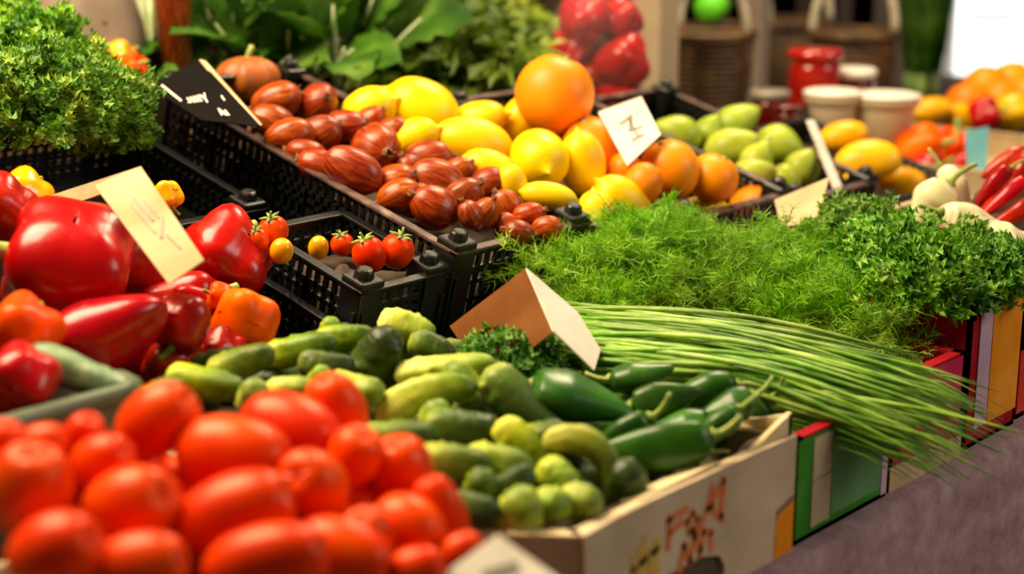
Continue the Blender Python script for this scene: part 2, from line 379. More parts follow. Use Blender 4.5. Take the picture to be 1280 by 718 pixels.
VAR = {
 'tomato': [tomato_mesh(i) for i in range(4)],
 'gherkin': [gherkin_mesh(1, 0.12), gherkin_mesh(2, .35), gherkin_mesh(3, .22), gherkin_mesh(4, .05)],
 'gherkin_curved': [gherkin_mesh(5, 1.0, 'gherkin_pale', .115)],
 'gherkin_pale': [gherkin_mesh(6, .2, 'gherkin_pale', .085), gherkin_mesh(7, .45, 'gherkin_pale', .085)],
 'gherkin_dark': [gherkin_mesh(8, .12, 'gherkin_dark', .1), gherkin_mesh(9, .3, 'gherkin_dark', .1)],
 'gherkin_curl': [gherkin_mesh(10, 2.6, 'gherkin', .13, .029)],
 'shallot': [shallot_mesh(i) for i in range(3)],
 'lemon': [lemon_mesh(i) for i in range(3)], 'orange': [orange_mesh(i) for i in range(3)],
 'pear': [pear_mesh(i) for i in range(3)], 'mango': [mango_mesh(i) for i in range(2)],
 'green_pepper': [long_pepper_mesh(1, 'green_pepper', .12, .05, .3), long_pepper_mesh(2, 'green_pepper', .12, .046, .5)],
 'cherry': [cherry_mesh()], 'cherry_yellow': [cherry_mesh('yellow_pepper')],
 'red_pepper': [bell_mesh(1, 'red_pepper'), bell_mesh(2, 'red_pepper', lobes=3)],
 'red_taper': [bell_mesh(3, 'red_pepper', .13, .075, 3, .55, .08)],
 'red_long': [long_pepper_mesh(7, 'red_pepper', .11, .034, .4, .9)],
 'pale_long': [long_pepper_mesh(8, 'pale_pepper', .12, .04, .5, .9), long_pepper_mesh(9, 'pale_pepper', .12, .042, 1.4, .9)],
 'orange_long': [long_pepper_mesh(11, 'orange_pepper', .11, .036, .3, .9)],
 'orange_pepper': [bell_mesh(4, 'orange_pepper', .095, .085, 4)], 'yellow_pepper': [bell_mesh(5, 'yellow_pepper', .09, .085, 4)],
 'courgette': [gherkin_mesh(12, .1, 'courgette', .17, .042)],
}
SIZE = {'tomato': (.072, .056), 'gherkin': (.1, .03), 'gherkin_curved': (.11, .03), 'gherkin_pale': (.085, .03), 'gherkin_dark': (.1, .03), 'gherkin_curl': (.075, .03),
 'shallot': (.062, .05), 'lemon': (.078, .066), 'orange': (.077, .08), 'pear': (.088, .07), 'mango': (.11, .07), 'green_pepper': (.12, .048), 'cherry': (.03, .032), 'cherry_yellow': (.03, .032),
 'red_pepper': (.1, .1), 'red_taper': (.13, .075), 'orange_pepper': (.095, .085), 'yellow_pepper': (.09, .085), 'red_long': (.11, .034), 'pale_long': (.12, .04), 'orange_long': (.11, .036), 'courgette': (.17, .042)}
NAME = {'tomato': 'plum_tomato', 'gherkin': 'gherkin', 'gherkin_curved': 'gherkin', 'gherkin_pale': 'gherkin', 'gherkin_dark': 'gherkin', 'gherkin_curl': 'gherkin', 'shallot': 'shallot',
 'lemon': 'lemon', 'orange': 'orange', 'pear': 'pear', 'mango': 'mango', 'green_pepper': 'green_pepper', 'cherry': 'cherry_tomato', 'cherry_yellow': 'cherry_tomato', 'red_pepper': 'bell_pepper',
 'red_taper': 'bell_pepper', 'orange_pepper': 'bell_pepper', 'yellow_pepper': 'bell_pepper', 'red_long': 'long_pepper', 'pale_long': 'long_pepper', 'orange_long': 'long_pepper', 'courgette': 'courgette'}
CAT = {'plum_tomato': 'tomato', 'cherry_tomato': 'tomato', 'bell_pepper': 'pepper', 'long_pepper': 'pepper', 'green_pepper': 'pepper'}
PARTS = {'shallot': [('dry_neck', neck_mesh(1), (0, 0, 0)), ('root_end', roottuft_mesh(), (0, 0, 0))],
 'cherry': [('calyx', calyx_mesh(), (0, 0, 0))],
 'green_pepper': [('stem', stem_mesh(.032, .0035, .0028, 1.0, 2.6), (0, 0, .0))],
 'red_long': [('stem', stem_mesh(.03, .003, .0025, .8, 2.4), (0, 0, 0))], 'pale_long': [('stem', stem_mesh(.03, .003, .0025, .8, 2.4), (0, 0, 0))], 'orange_long': [('stem', stem_mesh(.03, .003, .0025, .8, 2.4), (0, 0, 0))],
 'red_pepper': [('stem', stem_mesh(.04, .008, .0065, .8), (0, 0, .03))], 'red_taper': [('stem', stem_mesh(.03, .0065, .005, .8), (0, 0, .045))],
 'orange_pepper': [('stem', stem_mesh(.03, .007, .005, .5), (0, 0, .03))], 'yellow_pepper': [('stem', stem_mesh(.034, .006, .0045, .6), (0, 0, .03))],
 'pear': [('stem', stem_mesh(.016, .0018, .0014, .8, 1.3, 'dry'), (0, 0, .046))],
 'orange': [('stem_button', stem_mesh(.004, .004, .003, 0, 1.2, 'herb_stalk'), (0, 0, .0345))]}
def long_stem_fix(kind, L, bend):                     # where an arched pepper's stem end lies
    R = L/bend; th = L/2/R; return (R-R*math.cos(th), 0, R*math.sin(th)-.012), th
for kd, L, bd in (('green_pepper', .12, .4), ('red_long', .11, .4), ('pale_long', .12, .5), ('orange_long', .11, .3)):
    p, th = long_stem_fix(kd, L, bd); PARTS[kd] = [(PARTS[kd][0][0], PARTS[kd][0][1], p)]

def relax(items, iters=80, lat=.1):
    """settle a heap: push overlapping fruit apart, chiefly in depth"""
    pos = np.array([i['c'][:] for i in items]); ax = np.array([i['ax'][:] for i in items])
    rr = np.array([ray(i['px'], i['py']).normalized()[:] for i in items]); tgt = pos.copy()
    S = []; own = []; offs = []; rad = []
    for k, it in enumerate(items):
        L, D = it['L'], it['D']; r = min(L, D)/2*.93; n = max(1, int(round(L/D*1.6))) if L > D*1.1 else 1
        for j in range(n):
            own.append(k); offs.append((j/(n-1)-.5)*(L-2*r) if n > 1 else 0); rad.append(r*(.92 if n > 1 and j in (0, n-1) else 1))
    own = np.array(own); offs = np.array(offs); rad = np.array(rad)
    mind = (rad[:, None]+rad[None, :])*.93; same = own[:, None] == own[None, :]
    for _ in range(iters):
        P = pos[own] + ax[own]*offs[:, None]
        d = P[:, None]-P[None]; dist = np.linalg.norm(d, axis=2)+1e-9
        ov = np.where(same, 0, np.maximum(0, mind-dist))
        if ov.max() < 4e-4: break
        mv = (d/dist[..., None]*(ov*.5)[..., None]); acc = np.zeros_like(pos)
        np.add.at(acc, own, mv.sum(1)*.5)
        along = (acc*rr).sum(1)[:, None]*rr
        # overlapping pairs nearly side by side also slide: the upper one back, the lower one forward
        pos += along*1.0 + (acc-along)*lat*2
        pos += rr*(np.sign((pos-tgt)[:, 2]) * 0)[:, None]
    for i, p in zip(items, pos): i['c'] = Vector(p)
HEAPS = []
GROW = {'lemon': 1.08, 'red_pepper': 1.1, 'orange_pepper': 1.1, 'red_taper': 1.06, 'tomato': 1.06, 'gherkin': 1.14, 'gherkin_dark': 1.14, 'gherkin_pale': 1.1, 'shallot': 1.12, 'green_pepper': 1.2, 'pear': 1.05}
def heap(items, plane, group, prefix=None):
    """items: (kind, px, py, length px, thickness px, view angle, lean, label[, depth])"""
    I = []
    for q, it in enumerate(items):
        kind, px, py, Lp, Dp, a, t, label = it[:8]
        d = it[8] if len(it) > 8 else on_plane(px, py, plane)
        Lp, Dp = Lp*GROW.get(kind, 1), Dp*GROW.get(kind, 1)
        I.append(dict(kind=kind, px=px, py=py, c=at(px, py, d), ax=axis(a, t), L=Lp*d/FPX, D=Dp*d/FPX, label=label, q=q, roll=q*67, bulge=it[9] if len(it) > 9 else None))
    relax(I); HEAPS.append(I)
    out = []
    for i in I:
        k = i['kind']; nm = NAME[k]; L0, D0 = SIZE[k]; sl, sd = i['L']/L0, i['D']/D0
        me = VAR[k][(i['q']*7+3) % len(VAR[k])]
        qt = zquat(i['ax'], i['roll'])
        if i['bulge'] is not None:                    # arched fruit: which way its back points
            z = i['ax'].normalized(); x = -axis(i['bulge']); x = (x - z*x.dot(z)).normalized(); qt = Matrix((x, z.cross(x), z)).transposed().to_quaternion()
        o = put(nm, me, i["c"], qt, (sd, sd, sl), i['label'], CAT.get(nm, nm.replace('_', ' ')), group)
        for pn, pm, off in PARTS.get(k, []):
            p = put(pn, pm, off, Quaternion(), (1, 1, sd/sl), parent=o)
        out.append(o)
    return out
# ---------------------------------------------------------------- the stall: table, cloth, sloped shelf
TZ = .862; K = {}
def struct(name, bm, m, **k):
    o = bm.build(name, m, None, **k); o['kind'] = 'structure'; o['label'] = {'floor': 'grey concrete market floor', 'wall_back': 'dark brown board wall behind the stall'}.get(name, name); return o
b = MB(); b.box((-3, -4, -.05), (9, 7, 0)); struct('floor', b, M['floor'], smooth=False)
b = MB()
for k in range(26): b.box((-1+k*.195, 2.25, 0), (-.994+k*.2+.19, 2.28, 2.6))
b.box((-1, 2.28, 0), (4.1, 2.3, 2.6)); struct('wall_back', b, M['wall'], smooth=False)
t = empty('market_table', (1.9, 1.5, 0), 'long wooden market table carrying all the boxes of vegetables', 'table')
b = MB(); b.box((-1.7, -.795, TZ-.035), (2.3, .69, TZ-.004)); b.build('tabletop', M['wood'], t, smooth=False)
for x in (-1.6, 2.2):
    for y in (-.72, .64):
        b = MB(); b.box((x-.03, y-.03, 0), (x+.03, y+.03, TZ-.035)); b.build('leg', M['wood'], t, smooth=False)
# cloth: over the front of the table, hanging to the floor in soft folds
b = MB(); P = []
for i in range(121):
    x = .2+4.0*i/120; row = []
    for j, (y, z) in enumerate([(2.18, TZ), (1.2, TZ), (.75, TZ), (.70, TZ), (.693, TZ-.006), (.69, TZ-.03), (.69, TZ-.15), (.688, TZ-.4), (.686, .02)]):
        w = 0 if j < 5 else .012*min(1, (j-4)/3)*math.sin(x*17+math.sin(x*5)*2)
        row.append((x, y+w, z))
    P.append(row)
b.grid(P); o = b.build('tablecloth', M['cloth'], None); tag(o, 'mauve woven cloth hanging over the front edge of the stall table', 'tablecloth')
SL = math.atan(.264); EY = Vector((0, math.cos(SL), math.sin(SL))); EZ = Vector((0, -math.sin(SL), math.cos(SL)))
def shelf_z(y): return .925+(y-1.2)*.264
t = empty('sloped_shelf', (1.9, 1.2, TZ), 'sloping wooden shelf at the back of the table holding the crates', 'shelf')
b = MB(); b.box((0, -.036, -.02), (2.2, .6, -.003), Matrix((( 1, 0, 0, -1.7), (0, EY.y, EZ.y, 0), (0, EY.z, EZ.z, .925-TZ), (0, 0, 0, 1)))); b.build('board', M['tag_black'], t, smooth=False)
for x in (-1.6, -.4, .4):
    for y in (.1, .54):
        b = MB(); b.box((x-.02, y-.02, 0), (x+.02, y+.02, .925-TZ+y*.264-.025)); b.build('support', M['wood'], t, smooth=False)

BZ = 1.10
t = empty('back_shelf', (1.45, 2.0, TZ), 'flat dark shelf behind the sloping one, carrying the lettuces and leafy greens', 'shelf')
b = MB(); b.box((-.85, -.205, BZ-TZ-.02), (.9, .18, BZ-TZ-.001)); b.build('board', M['wood'], t, smooth=False)
for x in (-.8, .85):
    for y in (-.18, .14): b = MB(); b.box((x-.02, y-.02, .001), (x+.02, y+.02, BZ-TZ-.02)); b.build('leg', M['wood'], t, smooth=False)
# ---------------------------------------------------------------- containers
def crate(name, label, x0, x1, y0, length, h, lift=0, m='black', rim='black_rim', lattice=True, group=None, posts=True, cat='crate'):
    """slatted plastic crate lying on the sloping shelf"""
    base = Vector((x0, y0, shelf_z(y0)+lift))
    q = Matrix(((1, 0, 0), (0, EY.y, EZ.y), (0, EY.z, EZ.z))).to_quaternion()
    t = empty(name, base, label, cat, group, q); W = x1-x0; T = .006
    b = MB(); b.box((0, 0, 0), (W, length, T)); b.build('base', M[m], t, smooth=False)
    def wall(nm, a, c, axis_x):
        b = MB(); ln = c-a
        def seg(u0, u1, z0, z1):
            if axis_x is not None: b.box((u0, axis_x, z0), (u1, axis_x+T*.7, z1))
            else: b.box((side, u0, z0), (side+T*.7, u1, z1))
        if lattice:
            n = max(3, int(ln/.014)); st = ln/n
            for k in range(n+1): seg(a+k*st-.0028, a+k*st+.0028, T, h)
            for z in (T, h*.2, h*.4, h*.6): seg(a, c, z, z+.0055)
            seg(a, c, h*.72, h*.80); seg(a, c, h*.93, h)
            b2 = int(ln/.06)
            for k in range(b2+1): seg(a+k*ln/b2-.007, a+k*ln/b2+.007, T, h*.75)
        else: seg(a, c, T, h)
        return b.build(nm, M[m], t, smooth=False)
    wall('end_panel', 0, W, 0); wall('end_panel', 0, W, length-T*.7)
    for side in (0, W-T*.7): wall('side_panel', 0, length, None)
    b = MB(); e = .006
    for (p, r) in (((-e, -e), (W+e, e)), ((-e, length-e), (W+e, length+e)), ((-e, -e), (e, length+e)), ((W-e, -e), (W+e, length+e))):
        b.box((p[0], p[1], h), (r[0], r[1], h+.004))
    b.build('rim', M[rim], t, bevel=.001, smooth=False)
    if posts:
        for px_, py_ in ((0, 0), (W, 0), (0, length), (W, length))[:posts if posts > 1 else 4]:
            b = MB(); s = .017; cx, cy = min(max(px_, s-.004), W-s+.004), min(max(py_, s-.004), length-s+.004)
            b.box((cx-s, cy-s, 0), (cx+s, cy+s, h+.012)); b.tube([(cx, cy, h+.01), (cx, cy, h+.022)], [.012, .009], 12)
            b.build('corner_post', M[m], t, bevel=.003, smooth=False)
    return t
def tray(name, label, poly, z0, z1, m, inner='inner_card', cat='box', group=None, T=.005, flap=.0):
    """cardboard tray with a polygonal plan, each wall a part"""
    cx = sum(p[0] for p in poly)/len(poly); cy = sum(p[1] for p in poly)/len(poly)
    t = empty(name, (cx, cy, z0), label, cat, group); H = z1-z0; P = [Vector((p[0]-cx, p[1]-cy, 0)) for p in poly]
    b = MB(); b.prism(P, (0, 0, T)); b.build('base', M[inner], t, smooth=False)
    for i in range(len(P)):
        a, c = P[i], P[(i+1) % len(P)]; d = (c-a).normalized(); nrm = Vector((-d.y, d.x, 0))  # inward for ccw plan
        b = MB(); b.prism([a, c, c+nrm*T, a+nrm*T], (0, 0, H)); b.build('front_wall' if i == 0 else 'wall', M[m], t, smooth=False)
    b = MB()
    for i in range(len(P)):
        a, c = P[i], P[(i+1) % len(P)]; d = (c-a).normalized(); nrm = Vector((-d.y, d.x, 0)); z = Vector((0, 0, H+.0003))
        b.prism([a+z, c+z, c+nrm*.012+z, a+nrm*.012+z], (0, 0, .003))
    b.build('folded_rim', M[inner], t, smooth=False)
    return t

# gherkin box: off-white board, cut corner at its near end, printed front, raised post at the far corner
gb = tray('cardboard_box', 'off-white cardboard box with orange lettering, full of gherkins and green peppers', [(.866, .712), (1.166, .712), (1.166, 1.155), (.765, 1.155), (.765, .835)], TZ, .968, 'white_card')
go = gb.location
def gbp(x, y, z): return (x-go.x, y-go.y, z-go.z)
b = MB()                                             # outer printed panel with a hand hole
x0, x1, za, zb = .868, 1.162, TZ+.002, .974
hole = [(.96, .875), (.962, .893), (.975, .9035), (1.02, .9045), (1.048, .897), (1.056, .885), (1.055, .875)]
outer = [(x0, za), (.955, za), (.96, .875)] + hole[1:-1] + [(1.055, .875), (1.06, za), (x1, za), (x1, zb), (1.10, zb+.001), (.95, zb+.002), (.905, zb+.001), (x0, zb-.002)]
b.prism([gbp(x, .7115, z) for x, z in outer], (0, -.004, 0)); b.build('printed_panel', M['white_card'], gb, smooth=False)
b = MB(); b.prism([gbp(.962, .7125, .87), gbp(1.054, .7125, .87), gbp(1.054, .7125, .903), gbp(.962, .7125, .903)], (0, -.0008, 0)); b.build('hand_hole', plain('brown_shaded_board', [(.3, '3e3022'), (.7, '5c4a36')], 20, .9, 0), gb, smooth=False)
b = MB(); b.prism([gbp(1.09, .716, .968), gbp(1.166, .716, .968), gbp(1.166, .716, .992), gbp(1.15, .716, .988)], (0, .005, 0)); b.prism([gbp(1.161, .716, .968), gbp(1.161, .80, .968), gbp(1.161, .75, .98), gbp(1.161, .716, .992)], (.005, 0, 0)); b.build('corner_flap', M['inner_card'], gb, smooth=False)
b = MB(); b.prism([gbp(.95, .714, .974), gbp(1.05, .714, .976), gbp(1.04, .748, .962), gbp(.955, .742, .962)], (0, 0, .003)); b.build('inner_flap', M['inner_card'], gb, smooth=False)
def strokes(parent, nm, m, lines, w, y, conv, dy=-.0006):
    b = MB()
    for ln in lines:
        for (ax, az), (cx, cz) in zip(ln, ln[1:]):
            d = Vector((cx-ax, cz-az)).normalized()*w/2; n_ = Vector((-d.y, d.x))
            q = [(ax-d.x*.6+n_.x, az-d.y*.6+n_.y), (ax-d.x*.6-n_.x, az-d.y*.6-n_.y), (cx+d.x*.6-n_.x, cz+d.y*.6-n_.y), (cx+d.x*.6+n_.x, cz+d.y*.6+n_.y)]
            b.prism([conv(x, y, z) for x, z in q], (0, dy, 0))
    return b.build(nm, m, parent, smooth=False)
FY = .7074
# orange lettering: two lines of brush letters, yellow block under it, brown curl at the near end
L = []
def G(ox, oz, s, pts): L.append([(ox+x*s, oz+z*s) for x, z in pts])
z1, z2 = .926, .903
G(.972, z1+.004, .024, [(0, .9), (1.1, 1.02)]); G(.972, z1+.004, .024, [(.15, .45), (.8, .6)]); G(.972, z1+.004, .024, [(.1, 1), (.05, -.1)])
G(.999, z1+.006, .018, [(.2, 0), (0, .6), (.4, .9), (.8, .5), (.5, 0), (.2, 0)])
G(1.016, z1, .032, [(0, .1), (.35, .6), (.55, 1.15)]); G(1.02, z1, .032, [(.9, 1.2), (.35, .62), (.95, .1)])
G(1.044, z1+.006, .03, [(.1, 0), (.2, 1.1)])
G(.99, z2, .026, [(.0, .0), (.2, .8), (.55, .1), (.75, .95), (1.1, .3)]); G(1.018, z2+.004, .022, [(0, 0), (.2, .9), (.7, .7), (.75, 0)])
strokes(gb, 'orange_lettering', M['print_orange'], L, .0066, FY, gbp)
L = []
for k in range(5): G(.928+k*.0075, .880, .04, [(0, 0), (.05*(k % 2), 1.35+.15*(k % 3))])
G(.926, .924, .03, [(0, 0), (1.2, .3)]); strokes(gb, 'yellow_lettering', M['print_yellow'], L, .006, FY, gbp)
L = []; G(.884, .895, .022, [(0, 0), (.0, .7), (.3, 1), (.6, .7), (.6, 0)]); G(.905, .897, .022, [(.1, 0), (.1, .9)]); G(.915, .90, .02, [(0, 1), (.5, .5), (0, 0)])
strokes(gb, 'brown_lettering', M['print_brown'], L, .0035, FY, gbp)
b = MB(); b.prism([gbp(1.132, FY, TZ+.003), gbp(1.161, FY, TZ+.003), gbp(1.161, FY, .918), gbp(1.134, FY, .909)], (0, -.0006, 0)); b.build('orange_corner_block', M['orange_card'], gb, smooth=False)
b = MB(); b.prism([gbp(1.134, FY-.0007, .906), gbp(1.161, FY-.0007, .914), gbp(1.161, FY-.0007, .919), gbp(1.134, FY-.0007, .911)], (0, -.0004, 0)); b.build('brown_corner_line', M['print_brown'], gb, smooth=False)

# tomato box
tb = tray('cardboard_box', 'low white cardboard tray under the plum tomatoes in the foreground', [(.38, .655), (.70, .655), (.755, .70), (.755, 1.02), (.38, 1.02)], TZ, .955, 'white_card')
# green box under the chives
gr = tray('cardboard_box', 'green printed cardboard box with white panels under the chives', [(1.172, .714), (1.342, .714), (1.342, 1.12), (1.172, 1.12)], TZ, .962, 'green_card', 'red_card')
q0 = gr.location
def grp(x, y, z): return (x-q0.x, y-q0.y, z-q0.z)
b = MB(); b.prism([grp(1.202, .7138, .872), grp(1.234, .7138, .872), grp(1.234, .7138, .918), grp(1.202, .7138, .916)], (0, -.0008, 0)); b.prism([grp(1.202, .7138, .9175), grp(1.234, .7138, .9195), grp(1.234, .7138, .959), grp(1.202, .7138, .959)], (0, -.0008, 0)); b.build('white_panel', M['white_card'], gr, smooth=False)
b = MB(); b.prism([grp(1.236, .7138, .874), grp(1.328, .7138, .874), grp(1.328, .7138, .959), grp(1.236, .7138, .959)], (0, -.0008, 0)); b.build('pale_green_panel', plain('pale_green_printed_panel', [(.3, '4a8048'), (.7, '6c9c68')], 20, .7, 0), gr, smooth=False)
b = MB(); b.prism([grp(1.33, .7138, .866), grp(1.341, .7138, .866), grp(1.341, .7138, .959), grp(1.33, .7138, .959)], (0, -.0008, 0)); b.build('lilac_edge', M['lilac_card'], gr, smooth=False)
mg = tray('cardboard_box', 'magenta and red cardboard box in front of the dill', [(1.352, .716), (1.50, .716), (1.50, 1.13), (1.352, 1.13)], TZ, .972, 'magenta_card', 'red_card')
mo = mg.location
b = MB(); b.prism([(1.35-mo.x, .7155-mo.y, 0), (1.50-mo.x, .7155-mo.y, 0), (1.50-mo.x, .7155-mo.y, .022), (1.35-mo.x, .7155-mo.y, .026)], (0, -.001, 0)); b.build('tan_stripe', M['tag_cream'], mg, smooth=False)
pb = tray('cardboard_box', 'tall dark red and orange cardboard box under the parsley', [(1.508, .716), (1.63, .716), (1.63, 1.13), (1.508, 1.13)], TZ, 1.004, 'red_card', 'red_card')
po = pb.location
for nm, xa, xb, m in (('lilac_panel', 1.528, 1.556, 'lilac_card'), ('orange_panel', 1.558, 1.628, 'orange_card')):
    b = MB(); b.prism([(xa-po.x, .7155-po.y, .02), (xb-po.x, .7155-po.y, .02), (xb-po.x, .7155-po.y, .15), (xa-po.x, .7155-po.y, .15)], (0, -.001, 0)); b.build(nm, M[m], pb, smooth=False)
rc = empty('plastic_crate', (1.755, .84, TZ), 'red plastic crate at the right edge beside the parsley', 'crate')
def rcb(nm, *bx, **k):
    b = MB()
    for A, B_ in bx: b.box(A, B_)
    return b.build(nm, M['red_plastic'], rc, smooth=False, **k)
rcb('base', ((-.11, -.12, 0), (.11, .12, .006))); rcb('front_wall', ((-.11, -.12, .08), (.11, -.114, .165))); rcb('back_wall', ((-.11, .114, .006), (.11, .12, .14)))
for x in (-.11, .104): rcb('side_wall', ((x, -.114, .08), (x+.006, .114, .145)))
for x in (-.10, .10):
    for y in (-.11, .11): rcb('corner_post', ((x-.01, y-.01, 0), (x+.01, y+.01, .145)))
rcb('rim', ((-.12, -.13, .16), (.12, -.112, .178)), bevel=.003)
K['redpep'] = tray('cardboard_box', 'pale cardboard tray under the red and pale peppers at the right edge', [(1.878, .77), (2.1, .77), (2.1, 1.06), (1.878, 1.06)], TZ, 1.01, 'tag_cream', 'tag_cream')

# grey-green tray of courgettes at the left
gt = empty('plastic_tray', (.497, 1.10, TZ), 'grey-green plastic tray with a thick rim at the left, behind the tomatoes', 'tray')
zt = 1.043-TZ
b = MB(); b.box((-.25, -.03, 0), (.23, .056, .006)); b.build('base', M['graygreen'], gt, smooth=False)
b = MB(); b.box((-.25, -.03, .006), (.23, -.024, zt)); b.build('front_wall', M['graygreen'], gt, smooth=False)
b = MB(); b.box((-.25, .05, .006), (.23, .056, zt-.03)); b.build('back_wall', M['graygreen'], gt, smooth=False)
for x in (-.25, .224): b = MB(); b.box((x, -.024, .006), (x+.006, .05, zt-.01)); b.build('side_wall', M['graygreen'], gt, smooth=False)
b = MB(); b.tube([(-.26, -.03, zt), (.0, -.031, zt), (.215, -.03, zt), (.233, -.02, zt), (.236, 0, zt), (.233, .048, zt-.01)], .0085, 10); b.build('rim', M['graygreen'], gt)

# black crates on the sloping shelf

K['shallot'] = crate('slatted_crate', 'black slatted plastic crate heaped with shallots', 1.247, 1.474, 1.235, .56, .112, .003, group=None)
K['cherry'] = crate('slatted_crate', 'narrow black slatted crate of small red tomatoes left of the shallot crate', 1.108, 1.232, 1.235, .17, .092, .003, rim='black', posts=2)
K['pepper'] = crate('slatted_crate', 'black slatted plastic crate holding the red bell peppers', .735, 1.09, 1.17, .36, .05, .003, rim='black', posts=False)
K['lemon'] = crate('slatted_crate', 'black slatted plastic crate of lemons right of the shallots', 1.484, 1.664, 1.225, .5, .085, .003)
K['orange'] = crate('slatted_crate', 'black slatted plastic crate of oranges between lemons and pears', 1.674, 1.925, 1.225, .45, .085, .003)
K['pear'] = crate('slatted_crate', 'black slatted plastic crate of pale green pears', 1.937, 2.165, 1.22, .42, .07, .003)
K['mango'] = crate('slatted_crate', 'shallow black crate of yellow mangoes in front of the cream pots', 2.178, 2.40, 1.19, .3, .045, .003, 'black', 'black', posts=False)
K['curly'] = crate('slatted_crate', 'black slatted plastic crate under the curly parsley at the left', .82, 1.20, 1.50, .27, .06, .003, rim='black')
# ---------------------------------------------------------------- heaps
TP = (.60, .80, 1.048, -.06, .30)
T = 'red plum tomato '
heap([
 ('tomato', 70, 692, 118, 100, 20, 15, T+'at the bottom left corner, first of the nearest row'),
 ('tomato', 176, 708, 118, 84, 5, 10, T+'cut off by the bottom edge, second of the nearest row'),
 ('tomato', 335, 706, 158, 100, 12, 5, T+'lying lengthwise at the bottom edge, third of the nearest row'),
 ('tomato', 428, 692, 125, 84, -18, 10, T+'slanting down at the bottom edge, last of the nearest row'),
 ('tomato', 36, 612, 120, 102, 75, 25, T+'standing on end at the left edge, above the corner tomato'),
 ('tomato', 165, 634, 122, 100, 25, 30, T+'with a bright highlight, left of the big lengthwise one'),
 ('tomato', 292, 648, 152, 100, 20, 5, T+'biggest, lying lengthwise in the middle of the heap'),
 ('tomato', 390, 610, 95, 88, 130, 60, T+'seen end-on, just right of the biggest one'),
 ('tomato', 275, 562, 142, 100, -8, 10, T+'large one lying lengthwise near the top of the heap'),
 ('tomato', 128, 580, 86, 68, 30, 20, T+'small one half hidden left of the large upper one'),
 ('tomato', 50, 556, 70, 50, 20, 10, T+'small one in the far row at the left, nearest the edge'),
 ('tomato', 104, 547, 66, 52, 60, 30, T+'small one in the far row, below the green tray rim'),
 ('tomato', 213, 542, 110, 84, 35, 15, T+'at the top left shoulder of the heap'),
 ('tomato', 366, 545, 128, 92, -20, 15, T+'at the top of the heap, right of the large upper one'),
 ('tomato', 421, 512, 92, 72, 110, 20, T+'topmost of the heap, against the gherkins'),
 ('tomato', 492, 586, 88, 80, 100, 25, T+'against the gherkins, on the right shoulder of the heap'),
 ('tomato', 446, 575, 80, 70, 60, 30, T+'dark shaded one behind the right shoulder'),
 ('tomato', 552, 640, 96, 60, 115, 10, T+'upright at the far right end of the heap'),
 ('tomato', 506, 664, 96, 84, -30, 20, T+'round one near the right end, left of the upright one'),
 ('tomato', 462, 672, 78, 64, 100, 35, T+'small upright one between two rounder ones at right'),
 ('tomato', 522, 710, 70, 56, 10, 10, T+'low one at the bottom edge beside the cream price card'),
 ('tomato', 575, 690, 62, 46, 30, 10, T+'last low one at right, just above the cream price card'),
 ('tomato', 2, 570, 90, 70, 80, 10, T+'at the left edge, cut off, below the green tray rim'),
 ('tomato', 335, 600, 80, 70, 10, 40, T+'deep in the heap between the biggest and the end-on one', 1.16),
 ('tomato', 235, 606, 84, 74, 10, 40, T+'deep in the heap above the biggest one', 1.17),
 ('tomato', 100, 640, 84, 74, 60, 40, T+'deep in the heap between the highlight one and the left edge', 1.15),
 ('tomato', 236, 700, 84, 74, 60, 40, T+'deep in the heap between second and third of the nearest row', 1.10),
 ('tomato', 392, 655, 84, 74, 60, 40, T+'deep in the heap right of the biggest one', 1.13),
] + [('tomato', x, y, 100, 84, a, 20, T+'of the lower layer, glimpsed through gaps between the upper ones', on_plane(x, y, (.60, .80, 1.003, -.06, .3))) for x, y, a in ((60, 640, 20), (130, 660, 60), (230, 620, 0), (350, 650, 40), (440, 640, 80), (480, 630, 10), (330, 580, 60), (160, 590, 30), (540, 680, 10), (410, 560, 60), (80, 590, 40), (250, 690, 20), (400, 720, 10))], TP, 'plum tomatoes in the foreground heap')

